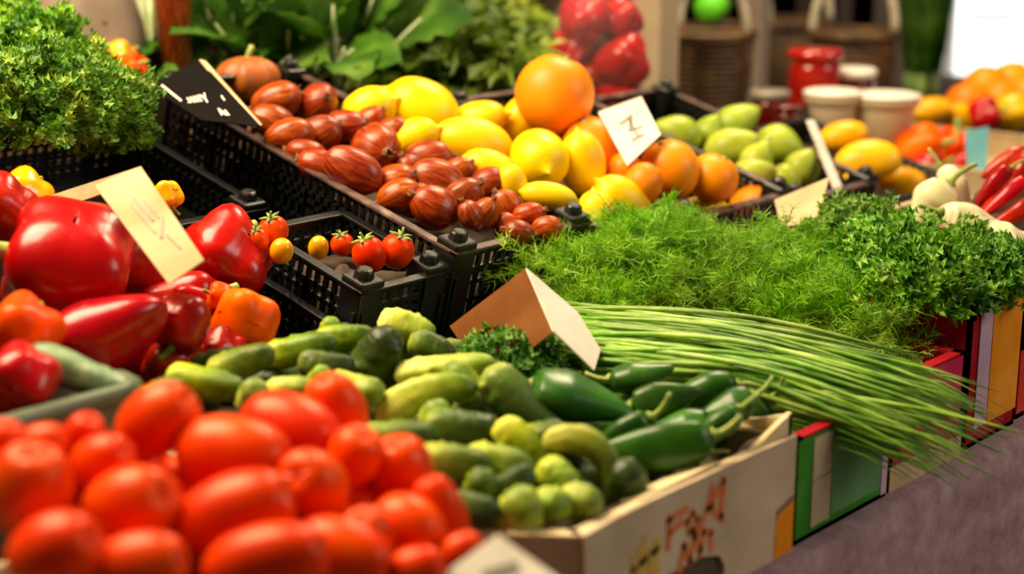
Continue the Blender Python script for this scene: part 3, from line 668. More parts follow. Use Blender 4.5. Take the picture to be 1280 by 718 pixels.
LOWER = [(x, y, (x*7+y*3) % 70-35, on_plane(x, y, (.9, .75, .948, 0, .15))) for x, y in ((560, 500), (610, 520), (500, 510), (660, 600), (700, 620), (610, 620), (560, 560), (660, 540), (700, 545), (640, 480), (590, 450), (520, 450), (480, 480), (420, 490), (360, 470), (310, 480), (230, 500), (280, 460), (450, 450), (770, 580), (730, 600), (610, 585), (525, 570), (400, 440))]
GP = (.9, .75, .982, .0, .15); g = 'gherkin'; gp = 'gherkin_pale'; gd = 'gherkin_dark'
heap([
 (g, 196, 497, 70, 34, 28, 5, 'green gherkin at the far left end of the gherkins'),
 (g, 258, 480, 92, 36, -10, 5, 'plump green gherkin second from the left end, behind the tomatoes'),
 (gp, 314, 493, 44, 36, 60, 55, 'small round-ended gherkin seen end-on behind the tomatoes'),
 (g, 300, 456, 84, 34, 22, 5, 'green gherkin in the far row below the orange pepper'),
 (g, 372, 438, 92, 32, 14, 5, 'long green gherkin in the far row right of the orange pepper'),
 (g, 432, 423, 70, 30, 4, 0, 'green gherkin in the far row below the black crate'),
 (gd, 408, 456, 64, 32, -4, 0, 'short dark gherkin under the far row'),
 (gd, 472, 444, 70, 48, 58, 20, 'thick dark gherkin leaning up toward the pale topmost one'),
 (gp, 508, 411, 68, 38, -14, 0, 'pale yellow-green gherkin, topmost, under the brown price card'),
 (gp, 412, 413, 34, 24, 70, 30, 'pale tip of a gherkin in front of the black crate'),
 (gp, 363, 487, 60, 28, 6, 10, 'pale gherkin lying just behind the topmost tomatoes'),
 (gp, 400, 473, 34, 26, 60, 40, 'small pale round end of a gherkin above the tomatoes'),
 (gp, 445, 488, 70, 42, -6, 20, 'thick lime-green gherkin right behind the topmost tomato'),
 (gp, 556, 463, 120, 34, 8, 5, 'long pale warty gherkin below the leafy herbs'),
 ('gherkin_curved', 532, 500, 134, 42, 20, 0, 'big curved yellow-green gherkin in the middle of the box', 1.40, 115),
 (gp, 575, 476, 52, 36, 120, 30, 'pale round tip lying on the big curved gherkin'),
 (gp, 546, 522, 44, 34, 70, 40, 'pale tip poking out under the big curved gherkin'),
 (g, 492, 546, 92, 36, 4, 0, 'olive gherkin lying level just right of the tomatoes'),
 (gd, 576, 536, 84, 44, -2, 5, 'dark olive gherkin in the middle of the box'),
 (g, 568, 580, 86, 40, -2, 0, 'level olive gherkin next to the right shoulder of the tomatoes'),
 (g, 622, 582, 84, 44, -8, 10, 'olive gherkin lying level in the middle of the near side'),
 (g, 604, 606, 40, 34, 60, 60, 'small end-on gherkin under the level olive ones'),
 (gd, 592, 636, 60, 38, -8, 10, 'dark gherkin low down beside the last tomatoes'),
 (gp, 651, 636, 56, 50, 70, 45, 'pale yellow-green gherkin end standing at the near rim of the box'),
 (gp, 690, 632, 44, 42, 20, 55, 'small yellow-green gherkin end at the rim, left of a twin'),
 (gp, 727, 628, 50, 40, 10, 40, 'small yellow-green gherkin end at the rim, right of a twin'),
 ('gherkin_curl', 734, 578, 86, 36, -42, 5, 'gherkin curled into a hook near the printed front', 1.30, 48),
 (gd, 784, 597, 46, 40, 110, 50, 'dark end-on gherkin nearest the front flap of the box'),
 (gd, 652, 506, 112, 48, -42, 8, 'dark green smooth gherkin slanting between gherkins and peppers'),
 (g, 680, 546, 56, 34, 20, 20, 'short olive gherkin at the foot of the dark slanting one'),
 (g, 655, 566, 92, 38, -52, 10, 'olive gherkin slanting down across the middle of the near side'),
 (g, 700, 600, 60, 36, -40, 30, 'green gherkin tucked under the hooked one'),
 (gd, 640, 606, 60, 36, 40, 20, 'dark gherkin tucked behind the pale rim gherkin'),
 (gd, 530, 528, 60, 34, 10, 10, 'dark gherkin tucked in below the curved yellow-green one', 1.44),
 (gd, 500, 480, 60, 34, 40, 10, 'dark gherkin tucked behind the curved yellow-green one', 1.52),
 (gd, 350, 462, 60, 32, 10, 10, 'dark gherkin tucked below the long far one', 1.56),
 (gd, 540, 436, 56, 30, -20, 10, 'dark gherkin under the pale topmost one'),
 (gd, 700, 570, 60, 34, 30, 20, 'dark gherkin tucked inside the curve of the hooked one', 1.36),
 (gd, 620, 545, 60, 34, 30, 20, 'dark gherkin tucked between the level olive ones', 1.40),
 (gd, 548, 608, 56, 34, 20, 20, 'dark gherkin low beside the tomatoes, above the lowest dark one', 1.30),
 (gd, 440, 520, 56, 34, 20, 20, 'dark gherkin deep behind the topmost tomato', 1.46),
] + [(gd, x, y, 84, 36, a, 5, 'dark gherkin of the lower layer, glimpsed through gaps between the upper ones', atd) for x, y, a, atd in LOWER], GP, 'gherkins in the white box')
PP = (1.05, .75, .988, .0, .12); p = 'green_pepper'
heap([
 (p, 727, 502, 128, 74, 166, 0, 'broad glossy green pepper, largest, beside the dark slanting gherkin'),
 (p, 826, 506, 84, 46, 195, 0, 'green pepper with a bright ridge, right of the broad one'),
 (p, 800, 472, 78, 36, 190, 0, 'green pepper in the back row below the white side of the price card'),
 (p, 820, 560, 150, 48, 8, 5, 'long glossy green pepper nearest the front rim, its curved stem end raised', 1.345, 272),
 (p, 876, 490, 96, 40, 18, 0, 'dark green pepper in the back row next to the chives'),
 (p, 892, 538, 84, 38, 40, 5, 'green pepper pointing up with a pale stem, near the box corner'),
 (p, 912, 512, 70, 40, 20, 0, 'dark green pepper in the far corner of the box'),
 (p, 778, 545, 90, 46, 30, 10, 'dark green pepper half hidden behind the long front one', 1.40),
 (p, 850, 530, 80, 40, 10, 10, 'dark green pepper in the gap behind the long front one', 1.42),
] + [(p, x, y, 100, 44, a, 5, 'dark green pepper of the lower layer, glimpsed in gaps between the upper ones', on_plane(x, y, (1.05, .75, .95, 0, .12))) for x, y, a in ((780, 520, 20), (830, 580, 20), (870, 550, 30), (920, 530, 30), (850, 500, 10), (750, 540, -20), (780, 480, 10), (900, 500, 20))], PP, 'green peppers in the white box')

RP = (.85, 1.40, 1.10, -.15, .264)
heap([
 ('red_pepper', 84, 332, 158, 152, 166, 14, 'big glossy red bell pepper at the left with a pale green stalk', 1.52),
 ('red_taper', 138, 414, 150, 118, 205, 10, 'tapered red pepper lying below the big one, pointing left'),
 ('red_pepper', 226, 412, 74, 62, 250, 20, 'small dark red pepper with a stalk, left of the orange pepper'),
 ('red_pepper', 278, 322, 112, 104, 75, -52, 'red bell pepper right of the leaning price card'),
 ('orange_pepper', 304, 402, 76, 72, 250, 10, 'bright orange pepper at the right end of the peppers'),
 ('red_pepper', 248, 380, 70, 42, 160, 20, 'small red pepper behind the orange one', 1.58),
 ('orange_pepper', 274, 374, 34, 30, 160, 20, 'orange-red tip of a pepper above the orange one', 1.58),
 ('orange_pepper', 28, 420, 92, 86, 80, -60, 'orange-red pepper at the left edge above the green tray', 1.34),
 ('red_pepper', 28, 474, 84, 76, 80, -60, 'red pepper at the left edge, resting in the grey-green tray', 1.28),
 ('yellow_pepper', 28, 248, 74, 72, 80, -50, 'yellow-orange bell pepper at the left edge below the curly parsley', 1.66),
 ('red_pepper', 2, 262, 80, 76, 80, -50, 'dark red pepper cut off by the left edge', 1.60),
 ('red_pepper', 172, 330, 120, 105, 90, -40, 'dark red bell pepper in the shade under the leaning price card', 1.64),
 ('yellow_pepper', 208, 246, 40, 40, 300, 10, 'small yellow pepper peeking out behind the leaning price card', 1.72),
 ('red_pepper', 166, 452, 90, 70, 10, -40, 'dark red pepper lowest in the pile, under the tapered one', 1.50),
 ('red_pepper', 222, 446, 80, 60, 40, -40, 'dark red pepper lowest in the pile, under the small stalked one', 1.50),
 ('red_pepper', 268, 438, 60, 50, 70, -40, 'dark red pepper lowest in the pile, left under the orange one', 1.52),
 ('red_pepper', 218, 372, 110, 80, 20, 0, 'dark red pepper low down between the tapered and the orange one', 1.64),
 ('courgette', 98, 466, 150, 44, -22, 5, 'pale grey-green courgette lying in the grey-green tray', 1.325),
], RP, 'peppers at the left of the stall')

SP = (1.36, 1.24, 1.062, .0, .264); s = 'shallot'; S = 'red-brown shallot '
heap([
 (s, 345, 127, 62, 46, 200, 5, S+'topmost at the left, right of the black price card'),
 (s, 397, 130, 58, 48, 20, 60, S+'with a dark end, second in the far row'),
 (s, 340, 152, 56, 38, 160, 10, S+'below the topmost one, beside the price card edge'),
 (s, 362, 172, 62, 42, 195, 10, S+'with orange sheen, lowest of the left cluster'),
 (s, 398, 170, 60, 44, 30, 15, S+'in the left cluster below the dark-ended one'),
 (s, 434, 166, 58, 44, 10, 30, S+'dark and rough, beside the leftmost lemon'),
 (s, 470, 188, 66, 60, 340, 62, S+'largest, with a round dark end facing out'),
 (s, 438, 214, 74, 46, 150, 5, S+'long and striped, lying along the near rim'),
 (s, 492, 226, 52, 40, 20, 20, S+'pale-striped, below the largest one'),
 (s, 534, 200, 60, 40, 15, 10, S+'dark red, under the lemons'),
 (s, 546, 226, 68, 46, 160, 10, S+'glossy, in the middle below the dark red one'),
 (s, 500, 247, 56, 44, 200, 15, S+'round and bright, nearest the rim in the middle'),
 (s, 540, 258, 58, 46, 150, 20, S+'bright, next along the rim after the round one'),
 (s, 580, 246, 52, 42, 40, 20, S+'with flaking skin, right of the middle'),
 (s, 608, 228, 46, 36, 20, 20, S+'dark, below the large lemon'),
 (s, 490, 168, 50, 36, 30, 20, S+'dark, tucked between lemons and the largest one'),
 (s, 606, 268, 42, 34, 60, 20, S+'small, on the left of the front corner'),
 (s, 634, 258, 44, 34, 130, 20, S+'small red, upper one of the front corner'),
 (s, 660, 270, 40, 32, 20, 20, S+'small pinkish, right of the front corner'),
 (s, 648, 290, 38, 30, 170, 20, S+'small, lowest against the front rim'),
 (s, 684, 286, 38, 28, 10, 20, S+'small pale, last in the right corner of the crate'),
 (s, 404, 206, 56, 40, 160, 10, S+'along the near rim, left of the striped one'),
 (s, 382, 193, 50, 36, 170, 10, S+'small, partly under the rim at left'),
 (s, 574, 218, 46, 34, 40, 20, S+'small dark, between the glossy one and the lemons'),
 (s, 462, 152, 46, 34, 40, 20, S+'small dark, behind the largest one under the lemons', 2.1),
 (s, 520, 250, 46, 36, 40, 20, S+'deep between the two bright ones at the rim', 1.93),
 (s, 515, 215, 46, 36, 120, 20, S+'deep behind the glossy middle one', 2.0),
 (s, 450, 190, 46, 36, 120, 20, S+'deep behind the striped one', 2.05),
 (s, 632, 282, 36, 30, 120, 20, S+'small, left of the lowest at the front rim', 1.9),
 (s, 590, 268, 36, 30, 120, 20, S+'small dark, beside the left corner post'),
], SP, 'shallots in the black crate')
ct = 'cherry'
heap([
 (ct, 342, 288, 38, 38, 100, 30, 'small red tomato with green calyx, beside the red bell pepper', 1.72),
 (ct, 322, 300, 30, 30, 100, 30, 'small red tomato half hidden behind the red bell pepper', 1.70),
 ('cherry_yellow', 352, 314, 34, 30, 80, 30, 'small yellow-orange tomato beside the left wall of the narrow crate', 1.69),
 ('cherry_yellow', 398, 310, 32, 26, 80, 30, 'small pale yellow tomato in the narrow crate', 1.80),
 (ct, 428, 306, 30, 30, 100, 30, 'small red tomato in the middle of the narrow crate', 1.82),
 (ct, 462, 318, 46, 44, 110, 20, 'large small-fruited red tomato at the front rim of the narrow crate', 1.75),
 (ct, 496, 314, 46, 44, 70, 20, 'red tomato at the front rim, right of the larger one', 1.765),
], SP, 'small tomatoes in the narrow black crate')
LP = (1.62, 1.45, 1.12, .0, .264); l = 'lemon'; Y = 'bright yellow lemon '
heap([
 (l, 462, 137, 66, 52, 20, 10, Y+'leftmost in the far row, above the shallots'),
 (l, 526, 140, 92, 76, 150, 10, Y+'largest of the far row'),
 (l, 590, 180, 94, 62, 170, 10, Y+'big one lying level in the middle of the lemons'),
 (l, 518, 172, 60, 44, 20, 10, Y+'half hidden below the largest, touching the shallots'),
 (l, 598, 150, 66, 44, 10, 10, Y+'paler, behind the big level one'),
 (l, 650, 152, 64, 48, 60, 10, Y+'left of the big orange, behind the round one'),
 (l, 612, 214, 70, 50, 160, 10, Y+'below the big level one, beside the shallots'),
 (l, 674, 200, 76, 70, 300, 62, Y+'round, its tip facing out, below the big orange'),
 (l, 728, 205, 76, 54, 100, 20, Y+'upright, right of the round one'),
 (l, 686, 246, 66, 34, 170, 5, Y+'low at the front, above the shallot crate corner'),
 (l, 776, 256, 80, 56, 140, 25, Y+'at the front, just behind the dill', 2.07),
 (l, 748, 264, 52, 46, 100, 20, Y+'at the front beside the black crate corner', 2.05),
 (l, 874, 264, 62, 34, 10, 5, Y+'low at the front under the oranges', 2.205),
 (l, 640, 232, 50, 36, 100, 20, Y+'small, deep between the round and the lower one'),
 (l, 560, 158, 50, 40, 100, 20, Y+'deep behind the big level one', 2.33),
], LP, 'lemons on the stall')
OP = (1.76, 1.35, 1.09, .0, .264); o_ = 'orange'; O = 'ripe orange '
heap([
 (o_, 694, 120, 100, 100, 70, 10, 'biggest orange, topmost beside the hanging red bag', 2.2),
 (o_, 742, 188, 84, 80, 110, 20, O+'under the white price card, behind the upright lemon'),
 (o_, 842, 214, 78, 76, 110, 20, O+'in front of the white price card, largest of the right cluster'),
 (o_, 886, 222, 62, 66, 60, 20, O+'right of the largest in the right cluster'),
 (o_, 804, 230, 56, 50, 60, 20, O+'red-tinted, left of the largest in the right cluster'),
 (o_, 946, 256, 70, 52, 10, 20, O+'low at the front, beside the brown price card', 2.32),
 (o_, 780, 214, 50, 44, 60, 20, O+'dark, deep under the white price card'),
 (o_, 724, 168, 60, 56, 60, 20, O+'partly hidden behind the round lemon'),
], OP, 'oranges on the stall')
EP = (2.03, 1.4, 1.055, .0, .264); e = 'pear'; E = 'pale green pear '
heap([
 (e, 850, 168, 62, 46, 160, 10, E+'leftmost, behind the white price card'),
 (e, 918, 154, 64, 44, 30, 10, E+'topmost, lying slanted'),
 (e, 912, 186, 72, 48, 20, 20, E+'with yellow flush, in the middle under the topmost'),
 (e, 972, 181, 60, 50, 340, 20, E+'greenest, on the right of the heap'),
 (e, 938, 220, 58, 44, 20, 20, E+'in the front row above the low orange'),
 (e, 980, 226, 44, 44, 300, 30, E+'small one in the front row, right side'),
 (e, 1002, 210, 48, 44, 60, 20, E+'in the shade behind the slim white card'),
 (e, 884, 168, 50, 40, 60, 20, E+'deep between the leftmost and the middle one'),
 (e, 945, 200, 50, 40, 60, 20, E+'deep behind the front row'),
], EP, 'pale green pears on the stall')
MP = (2.25, 1.3, 1.03, .0, .264); m_ = 'mango'
heap([
 (m_, 1054, 171, 62, 44, 10, 10, 'yellow mango in front of the left cream pot', 2.62),
 (m_, 1084, 209, 84, 50, 6, 10, 'large orange-yellow mango below the right cream pot', 2.55),
 (m_, 1066, 232, 52, 34, 350, 10, 'greenish yellow mango under the large one', 2.55),
 (o_, 1040, 258, 60, 44, 350, 10, 'orange behind the brown price card, next to the parsley', 2.53),
 (m_, 1128, 226, 60, 44, 350, 10, 'dull yellow mango right of the large one', 2.6),
], MP, 'yellow fruit by the cream pots')
# ---------------------------------------------------------------- crumpled packing paper that carries each heap in its box
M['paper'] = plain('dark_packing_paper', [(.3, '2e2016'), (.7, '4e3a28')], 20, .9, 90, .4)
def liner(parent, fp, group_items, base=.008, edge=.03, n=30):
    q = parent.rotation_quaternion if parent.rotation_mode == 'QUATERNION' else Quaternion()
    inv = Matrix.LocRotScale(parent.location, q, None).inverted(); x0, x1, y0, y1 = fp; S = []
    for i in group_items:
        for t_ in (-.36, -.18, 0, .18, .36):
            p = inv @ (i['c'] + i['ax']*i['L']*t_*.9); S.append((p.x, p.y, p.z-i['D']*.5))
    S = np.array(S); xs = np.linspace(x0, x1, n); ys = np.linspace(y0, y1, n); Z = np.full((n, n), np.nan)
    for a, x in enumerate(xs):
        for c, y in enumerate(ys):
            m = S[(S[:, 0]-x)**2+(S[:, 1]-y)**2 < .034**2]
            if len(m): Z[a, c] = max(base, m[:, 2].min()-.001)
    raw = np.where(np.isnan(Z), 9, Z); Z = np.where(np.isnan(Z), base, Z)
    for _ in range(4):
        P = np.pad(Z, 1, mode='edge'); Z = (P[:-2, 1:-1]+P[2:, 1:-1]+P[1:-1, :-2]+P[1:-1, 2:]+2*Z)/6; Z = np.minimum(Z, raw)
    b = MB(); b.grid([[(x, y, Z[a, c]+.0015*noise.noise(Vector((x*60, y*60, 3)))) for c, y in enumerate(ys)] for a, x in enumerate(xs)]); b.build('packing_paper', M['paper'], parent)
HT, HG, HGP, HP, HS, HC, HL, HO, HE, HM = HEAPS[:10]
tl = tb.location
liner(tb, (.388-tl.x, .747-tl.x, .70-tl.y, 1.012-tl.y), HT)
liner(gb, (.775-go.x, 1.158-go.x, .845-go.y, 1.148-go.y), HG+HGP); liner(gb, (.868-go.x, 1.158-go.x, .724-go.y, .845-go.y), HG+HGP)
liner(gt, (-.24, .22, -.02, .046), HP)
def cl_(k): return {'shallot': (.227, .56), 'cherry': (.124, .17), 'pepper': (.355, .36), 'lemon': (.18, .5), 'orange': (.251, .45), 'pear': (.228, .42), 'mango': (.222, .3)}[k]
for k, it in (('shallot', HS), ('cherry', HC), ('pepper', HP), ('lemon', HL+HO), ('orange', HO+HL), ('pear', HE), ('mango', HM)):
    w_, l_ = cl_(k); liner(K[k], (.008, w_-.008, .008, l_-.008), it)
# ---------------------------------------------------------------- herbs
def ribbon(b, pts, w, r):
    """thin leaf thread along pts, tapering"""
    pts = [Vector(p) for p in pts]; d = (pts[-1]-pts[0]).normalized()
    s = d.cross(Vector((r.uniform(-1, 1), r.uniform(-1, 1), r.uniform(-1, 1)))).normalized()
    n = len(pts); vs = []
    for i, p in enumerate(pts): q = w*(1-.75*i/(n-1))/2; vs += [p+s*q, p-s*q]
    b.add(vs, [(2*i, 2*i+1, 2*i+3, 2*i+2) for i in range(n-1)])
def arc(a, d, L, sag, r, n=3):
    d = d.normalized(); side = Vector((r.uniform(-1, 1), r.uniform(-1, 1), r.uniform(-1, 1)))*.25
    return [a + (d + side*(i/n) + Vector((0, 0, -sag*i/n)))*L*i/n for i in range(n+1)]
def dill_mesh(seed, nf=46, R=.085):
    r = random.Random(seed); b = MB(); st = MB()
    for k in range(nf):
        a = r.random()*2*PI; el = math.asin(r.uniform(-.05, .98)); d = Vector((math.cos(a)*math.cos(el), math.sin(a)*math.cos(el), math.sin(el)*.8+.15))
        base = Vector((r.uniform(-.03, .03), r.uniform(-.03, .03), r.uniform(-.015, .02))); L = R*r.uniform(.75, 1.15)
        pts = arc(base, d, L, .35, r, 6); st.tube(pts, [.0011-.0001*i for i in range(7)], 4, False)
        for j in range(2, 7):
            for sgn in range(3):
                q = pts[j]; dd = (d + Vector((r.uniform(-1, 1), r.uniform(-1, 1), r.uniform(-.8, 1)))*.95).normalized(); ln = R*.42*(1.15-.09*j)*r.uniform(.7, 1.2)
                bp = arc(q, dd, ln, .25, r, 3); ribbon(b, bp, .0016, r)
                for m in range(1, 4):
                    for z in range(3): ribbon(b, arc(bp[m], (dd+Vector((r.uniform(-1, 1), r.uniform(-1, 1), r.uniform(-1, 1)))).normalized(), .016*r.uniform(.6, 1.2), .2, r, 2), .0014, r)
    return b.mesh('fronds', M['dill']), st.mesh('stalks', M['herb_stalk'])
def leaf_fan(b, r, c, nrm, size, ruffle=.35, lobes=3, cut=.22):
    """one small lobed leaf with a ruffled rim"""
    nrm = nrm.normalized(); u = nrm.orthogonal().normalized(); u = Quaternion(nrm, r.random()*6.28) @ u; v = nrm.cross(u); n = 9
    vs = [c - u*size*.25]; ph = r.random()*6
    for ring in (.55, 1.0):
        for i in range(n):
            a = -2.3 + 4.6*i/(n-1); k = ring*size*(1-cut+cut*math.cos(lobes*a*1.36)); lift = ruffle*size*ring*math.sin(a*5+ph)*ring
            vs.append(c + u*math.cos(a)*k + v*math.sin(a)*k + nrm*(lift+ .2*size*(ring**2)))
    fs = [(0, i+1, i+2) for i in range(n-1)] + [(i+1, n+i+1, n+i+2, i+2) for i in range(n-1)]
    b.add(vs, fs)
def parsley_mesh(seed, R=(.09, .09, .07), count=520, size=.011, mat='parsley', ruffle=.5, lumps=.25, cut=.22):
    r = random.Random(seed); b = MB(); st = MB(); off = Vector((r.random()*9,)*3)
    for k in range(count):
        a = r.random()*2*PI; el = math.asin(r.uniform(-.15, 1)); d = Vector((math.cos(a)*math.cos(el), math.sin(a)*math.cos(el), math.sin(el)))
        k_ = (1 + lumps*(.7*noise.noise(d*2.6+off)+.6*noise.noise(d*6+off)))*(1-.28*r.random()**2)
        c = Vector((d.x*R[0], d.y*R[1], d.z*R[2]))*k_
        leaf_fan(b, r, c, d + Vector((r.uniform(-1, 1), r.uniform(-1, 1), r.uniform(-.6, 1)))*.75, size*r.uniform(.7, 1.25), ruffle, 3, cut)
        if k % 9 == 0: st.tube([(d.x*.01, d.y*.01, -.02), c*.6, c], [.0015, .0012, .0008], 4, False)
    return b.mesh('leaves', M[mat]), st.mesh('stalks', M['herb_stalk'])
def leaf_blade(b, r, base, d, up, L, W, curl=.5, frill=.1, freq=7):
    d = d.normalized(); s = d.cross(up).normalized(); n = s.cross(d).normalized(); P = []; ph = r.random()*6; m = 10
    for i in range(13):
        t = i/12; w = W/2*(math.sin(PI*min(1, t*.94+.06))**.6)*(1 if t < .96 else .6); row = []
        c = base + d*L*t*(1-.25*curl*t) + n*(-curl*L*.45*t*t)
        for j in range(m+1):
            x = -1+2*j/m; fr = frill*W*abs(x)**2*math.sin(t*freq*6.28+ph+(3 if x > 0 else 0))*min(1, t*3)
            row.append(c + s*w*x*(1+.12*math.sin(t*freq*6.28*1.7+ph)*abs(x)) + n*(fr + .22*w*x*x))
        P.append(row)
    b.grid(P)
def head_mesh(seed, n=16, L=.16, W=.1, frill=.16, mat='lettuce', spread=.75, stalk=0):
    r = random.Random(seed); b = MB(); st = MB()
    for k in range(n):
        a = 2.4*k + r.uniform(-.3, .3); tl = spread*(k/n)**.7*r.uniform(.8, 1.1) + .1; d = Vector((math.cos(a)*math.sin(tl), math.sin(a)*math.sin(tl), math.cos(tl)))
        base = Vector((math.cos(a), math.sin(a), 0))*.012; Lk = L*r.uniform(.8, 1.1)
        if stalk:
            e = base+d*stalk*r.uniform(.8, 1.2); st.tube([base, (base+e)/2+Vector((0, 0, .004)), e, e+d*Lk*.45], [.004, .0036, .003, .0012], 6); base = e
        else: st.tube([base, base+d*Lk*.25, base+d*Lk*.6*(1-.1)], [.006, .004, .001], 6)
        leaf_blade(b, r, base, d, Vector((0, 0, 1)) if tl > .25 else Vector((math.cos(a), math.sin(a), .2)), Lk, W*r.uniform(.8, 1.15), r.uniform(.5, 1.0), frill)
    return b.mesh('leaves', M[mat]), st.mesh('leaf_stalks', M['stalk'])
def bunch(name, meshes, loc, s, label, cat, group, rz=0, tilt=None):
    q = Quaternion((0, 0, 1), rz)
    if tilt: q = Quaternion(tilt[0], tilt[1]) @ q
    t = empty(name, loc, label, cat, group, q); t.scale = s if hasattr(s, '__len__') else (s,)*3
    for me in meshes:
        o = bpy.data.objects.new(me.name.split('.')[0], me); C.objects.link(o); o.parent = t
    return t
DM = [dill_mesh(1), dill_mesh(2)]
D = 'feathery green dill bunch '
for i, (px, py, z, s, lb) in enumerate([
  (712, 350, 1.0, 1.0, 'at the far left, against the black crate corner'), (775, 362, .985, 1.15, 'above the left end of the chives'),
  (845, 365, .98, 1.15, 'left of the middle, behind the chives'), (912, 378, .975, 1.15, 'in the middle of the dill row'),
  (975, 392, .97, 1.15, 'right of the middle, above the chives'), (1040, 408, .965, 1.15, 'second from the right end of the dill'),
  (1098, 425, .965, 1.05, 'rightmost, beside the parsley'), (800, 318, 1.02, 1.05, 'at the back below the front lemons'),
  (890, 325, 1.01, 1.05, 'at the back below the low orange'), (972, 335, 1.005, 1.05, 'at the back next to the parsley'), (1010, 398, .97, 1.0, 'low in front, over the red box edge'), (1120, 420, .965, .85, 'small one at the right, over the magenta box'), (1015, 366, .992, .95, 'in the gap between the middle bunches and the parsley'), (748, 382, .985, .7, 'small one at the foot of the leftmost, by the chives')]):
    bunch('dill_bunch', DM[i % 2], atz(px, py, z), s*.82, D+lb, 'dill', 'dill bunches behind the chives', i*1.9)
FM = [parsley_mesh(11, (.075, .075, .06), 900, .0092, 'flatleaf', .6, .6, .3), parsley_mesh(12, (.075, .075, .06), 900, .0092, 'flatleaf', .6, .6, .3)]
Pl = 'leafy parsley bunch '
for i, (px, py, z, s, lb) in enumerate([(1075, 300, 1.03, .8, 'at the back, nearest the white peppers'), (1118, 330, 1.025, .9, 'in the middle between dill and the red crate'),
  (1168, 365, 1.02, .95, 'in front, above the magenta box'), (1205, 350, 1.015, .9, 'at the right, below the pale peppers'), (1266, 345, 1.035, .6, 'small one cut by the right edge')]):
    bunch('parsley_bunch', FM[i % 2], atz(px, py, z), s, Pl+lb, 'parsley', 'parsley bunches at the right', i*1.3)
CM = [parsley_mesh(21, (.1, .1, .085), 2300, .0066, 'parsley', .95, .6, .06), parsley_mesh(22, (.1, .1, .085), 2300, .0066, 'parsley', .95, .6, .06)]
Cl = 'curly parsley bunch '
for i, (px, py, d, s, lb) in enumerate([(25, 150, 1.8, 1.0, 'at the left edge, above the yellow pepper'), (84, 152, 1.9, .95, 'in the middle of the left heap'), (30, 88, 2.0, .9, 'topmost in the left heap'),
  (130, 178, 1.92, .55, 'lowest right of the left heap, beside the black crate'), (2, 62, 2.05, .8, 'behind the heap, cut by the left edge')]):
    bunch('curly_parsley_bunch', CM[i % 2], at(px, py, d), s, Cl+lb, 'parsley', 'curly parsley at the left', i*1.7)
HM = parsley_mesh(31, (.06, .05, .035), 420, .009, 'flatleaf', .6, .5, .3)
bunch('herb_bunch', HM, at(640, 456, 1.56), 1, 'loose dark leafy herbs lying between gherkins and the brown price card', 'herbs', None, .4)
def onb(p): return Vector((p.x, min(p.y, 2.1), BZ+.002))
LM = [head_mesh(41, 48, .115, .07, .3), head_mesh(42, 52, .115, .066, .3)]
Lt = 'frilly yellow-green lettuce head '
for i, (px, py, d, s, lb) in enumerate([(470, 70, 2.75, 1.0, 'behind the leftmost lemons'), (548, 62, 2.7, 1.15, 'in the middle, behind the largest lemon'), (608, 78, 2.65, .95, 'left of the biggest orange'),
  (585, 10, 2.95, 1.2, 'at the top edge behind the middle one'), (640, 30, 2.85, .85, 'at the top, left of the hanging red bag'), (505, 5, 3.0, 1.1, 'at the top edge, behind the leftmost one')]):
    bunch('lettuce', LM[i % 2], onb(at(px, py+40, d)), s*1.45, Lt+lb, 'lettuce', 'lettuces at the back', i*2.1, (RIGHT, .5))
GM = [head_mesh(51, 14, .12, .08, .05, 'chard', .8, .09), head_mesh(52, 13, .12, .08, .05, 'chard', .8, .09)]
Gr = 'bunch of dark leafy greens with pale stalks '
for i, (px, py, d, s, lb) in enumerate([(285, 40, 2.6, .95, 'above the black price card'), (350, 40, 2.62, 1.0, 'above the topmost shallot'), (415, 45, 2.65, 1.0, 'left of the lettuces'), (150, 10, 2.45, .65, 'behind the curly parsley'), (330, 0, 2.68, .95, 'at the top edge, behind the others')]):
    bunch('leafy_greens', GM[i % 2], onb(at(px, py+60, d)), s*1.4, Gr+lb, 'greens', 'leafy greens at the back', i*2.3, (RIGHT, .55))

# ---------------------------------------------------------------- chives: three fanned bunches of single blades
r = random.Random(3)
A0, A1 = atz(738, 470, .985), atz(716, 400, .995); B0, B1 = atz(1082, 532, .96), atz(1136, 460, .988)
for k, (lb, n_in) in enumerate([('nearest, drooping over the green box', 92), ('middle of the fan, tips over the front edge', 98), ('farthest, along the foot of the dill', 92)]):
    t = empty('chive_bunch', A0.lerp(A1, (k+.5)/3), 'bunch of long green chives '+lb, 'chives', 'chives fanned over the front boxes')
    o0 = t.location; extra = MB()
    for i in range(n_in+110):
        f = (k + r.random())/3; lay = 0 if i < n_in else -1
        a = A0.lerp(A1, f) + Vector((r.gauss(0, .006), r.gauss(0, .02), r.uniform(0, .022) if lay == 0 else r.uniform(-.022, 0)))
        g = min(1.05, max(-.05, f + r.gauss(0, .14))); e = B0.lerp(B1, g) + Vector((r.gauss(0, .008), r.gauss(-.0, .022), r.uniform(-.012, .014)+(0 if lay == 0 else -.012)))
        ov = r.random()**2.2*.10-.02; pts = []; up = r.uniform(.006, .02); droop = r.uniform(.15, .5) if r.random() > .05 else .9
        for j in range(10):
            u = j/9*(1+ov/.3); p = a.lerp(e, u); p.z += up*math.sin(PI*min(1, u))*(1 if lay == 0 else .6)
            if u > 1: p.z -= droop*(u-1)*.30
            p.x += .004*math.sin(u*5+i); p.y += .0; pts.append(p-o0)
        w = r.uniform(.0018, .003)
        if lay: extra.tube(pts, [w]*7+[w*.8, w*.5, w*.15], 5)
        else:
            b = MB(); b.tube(pts, [w]*7+[w*.8, w*.5, w*.15], 5); b.build('blade', M['chive'], t)
    x = extra.build('lower_blades', M['chive'], t); x['kind'] = 'stuff'

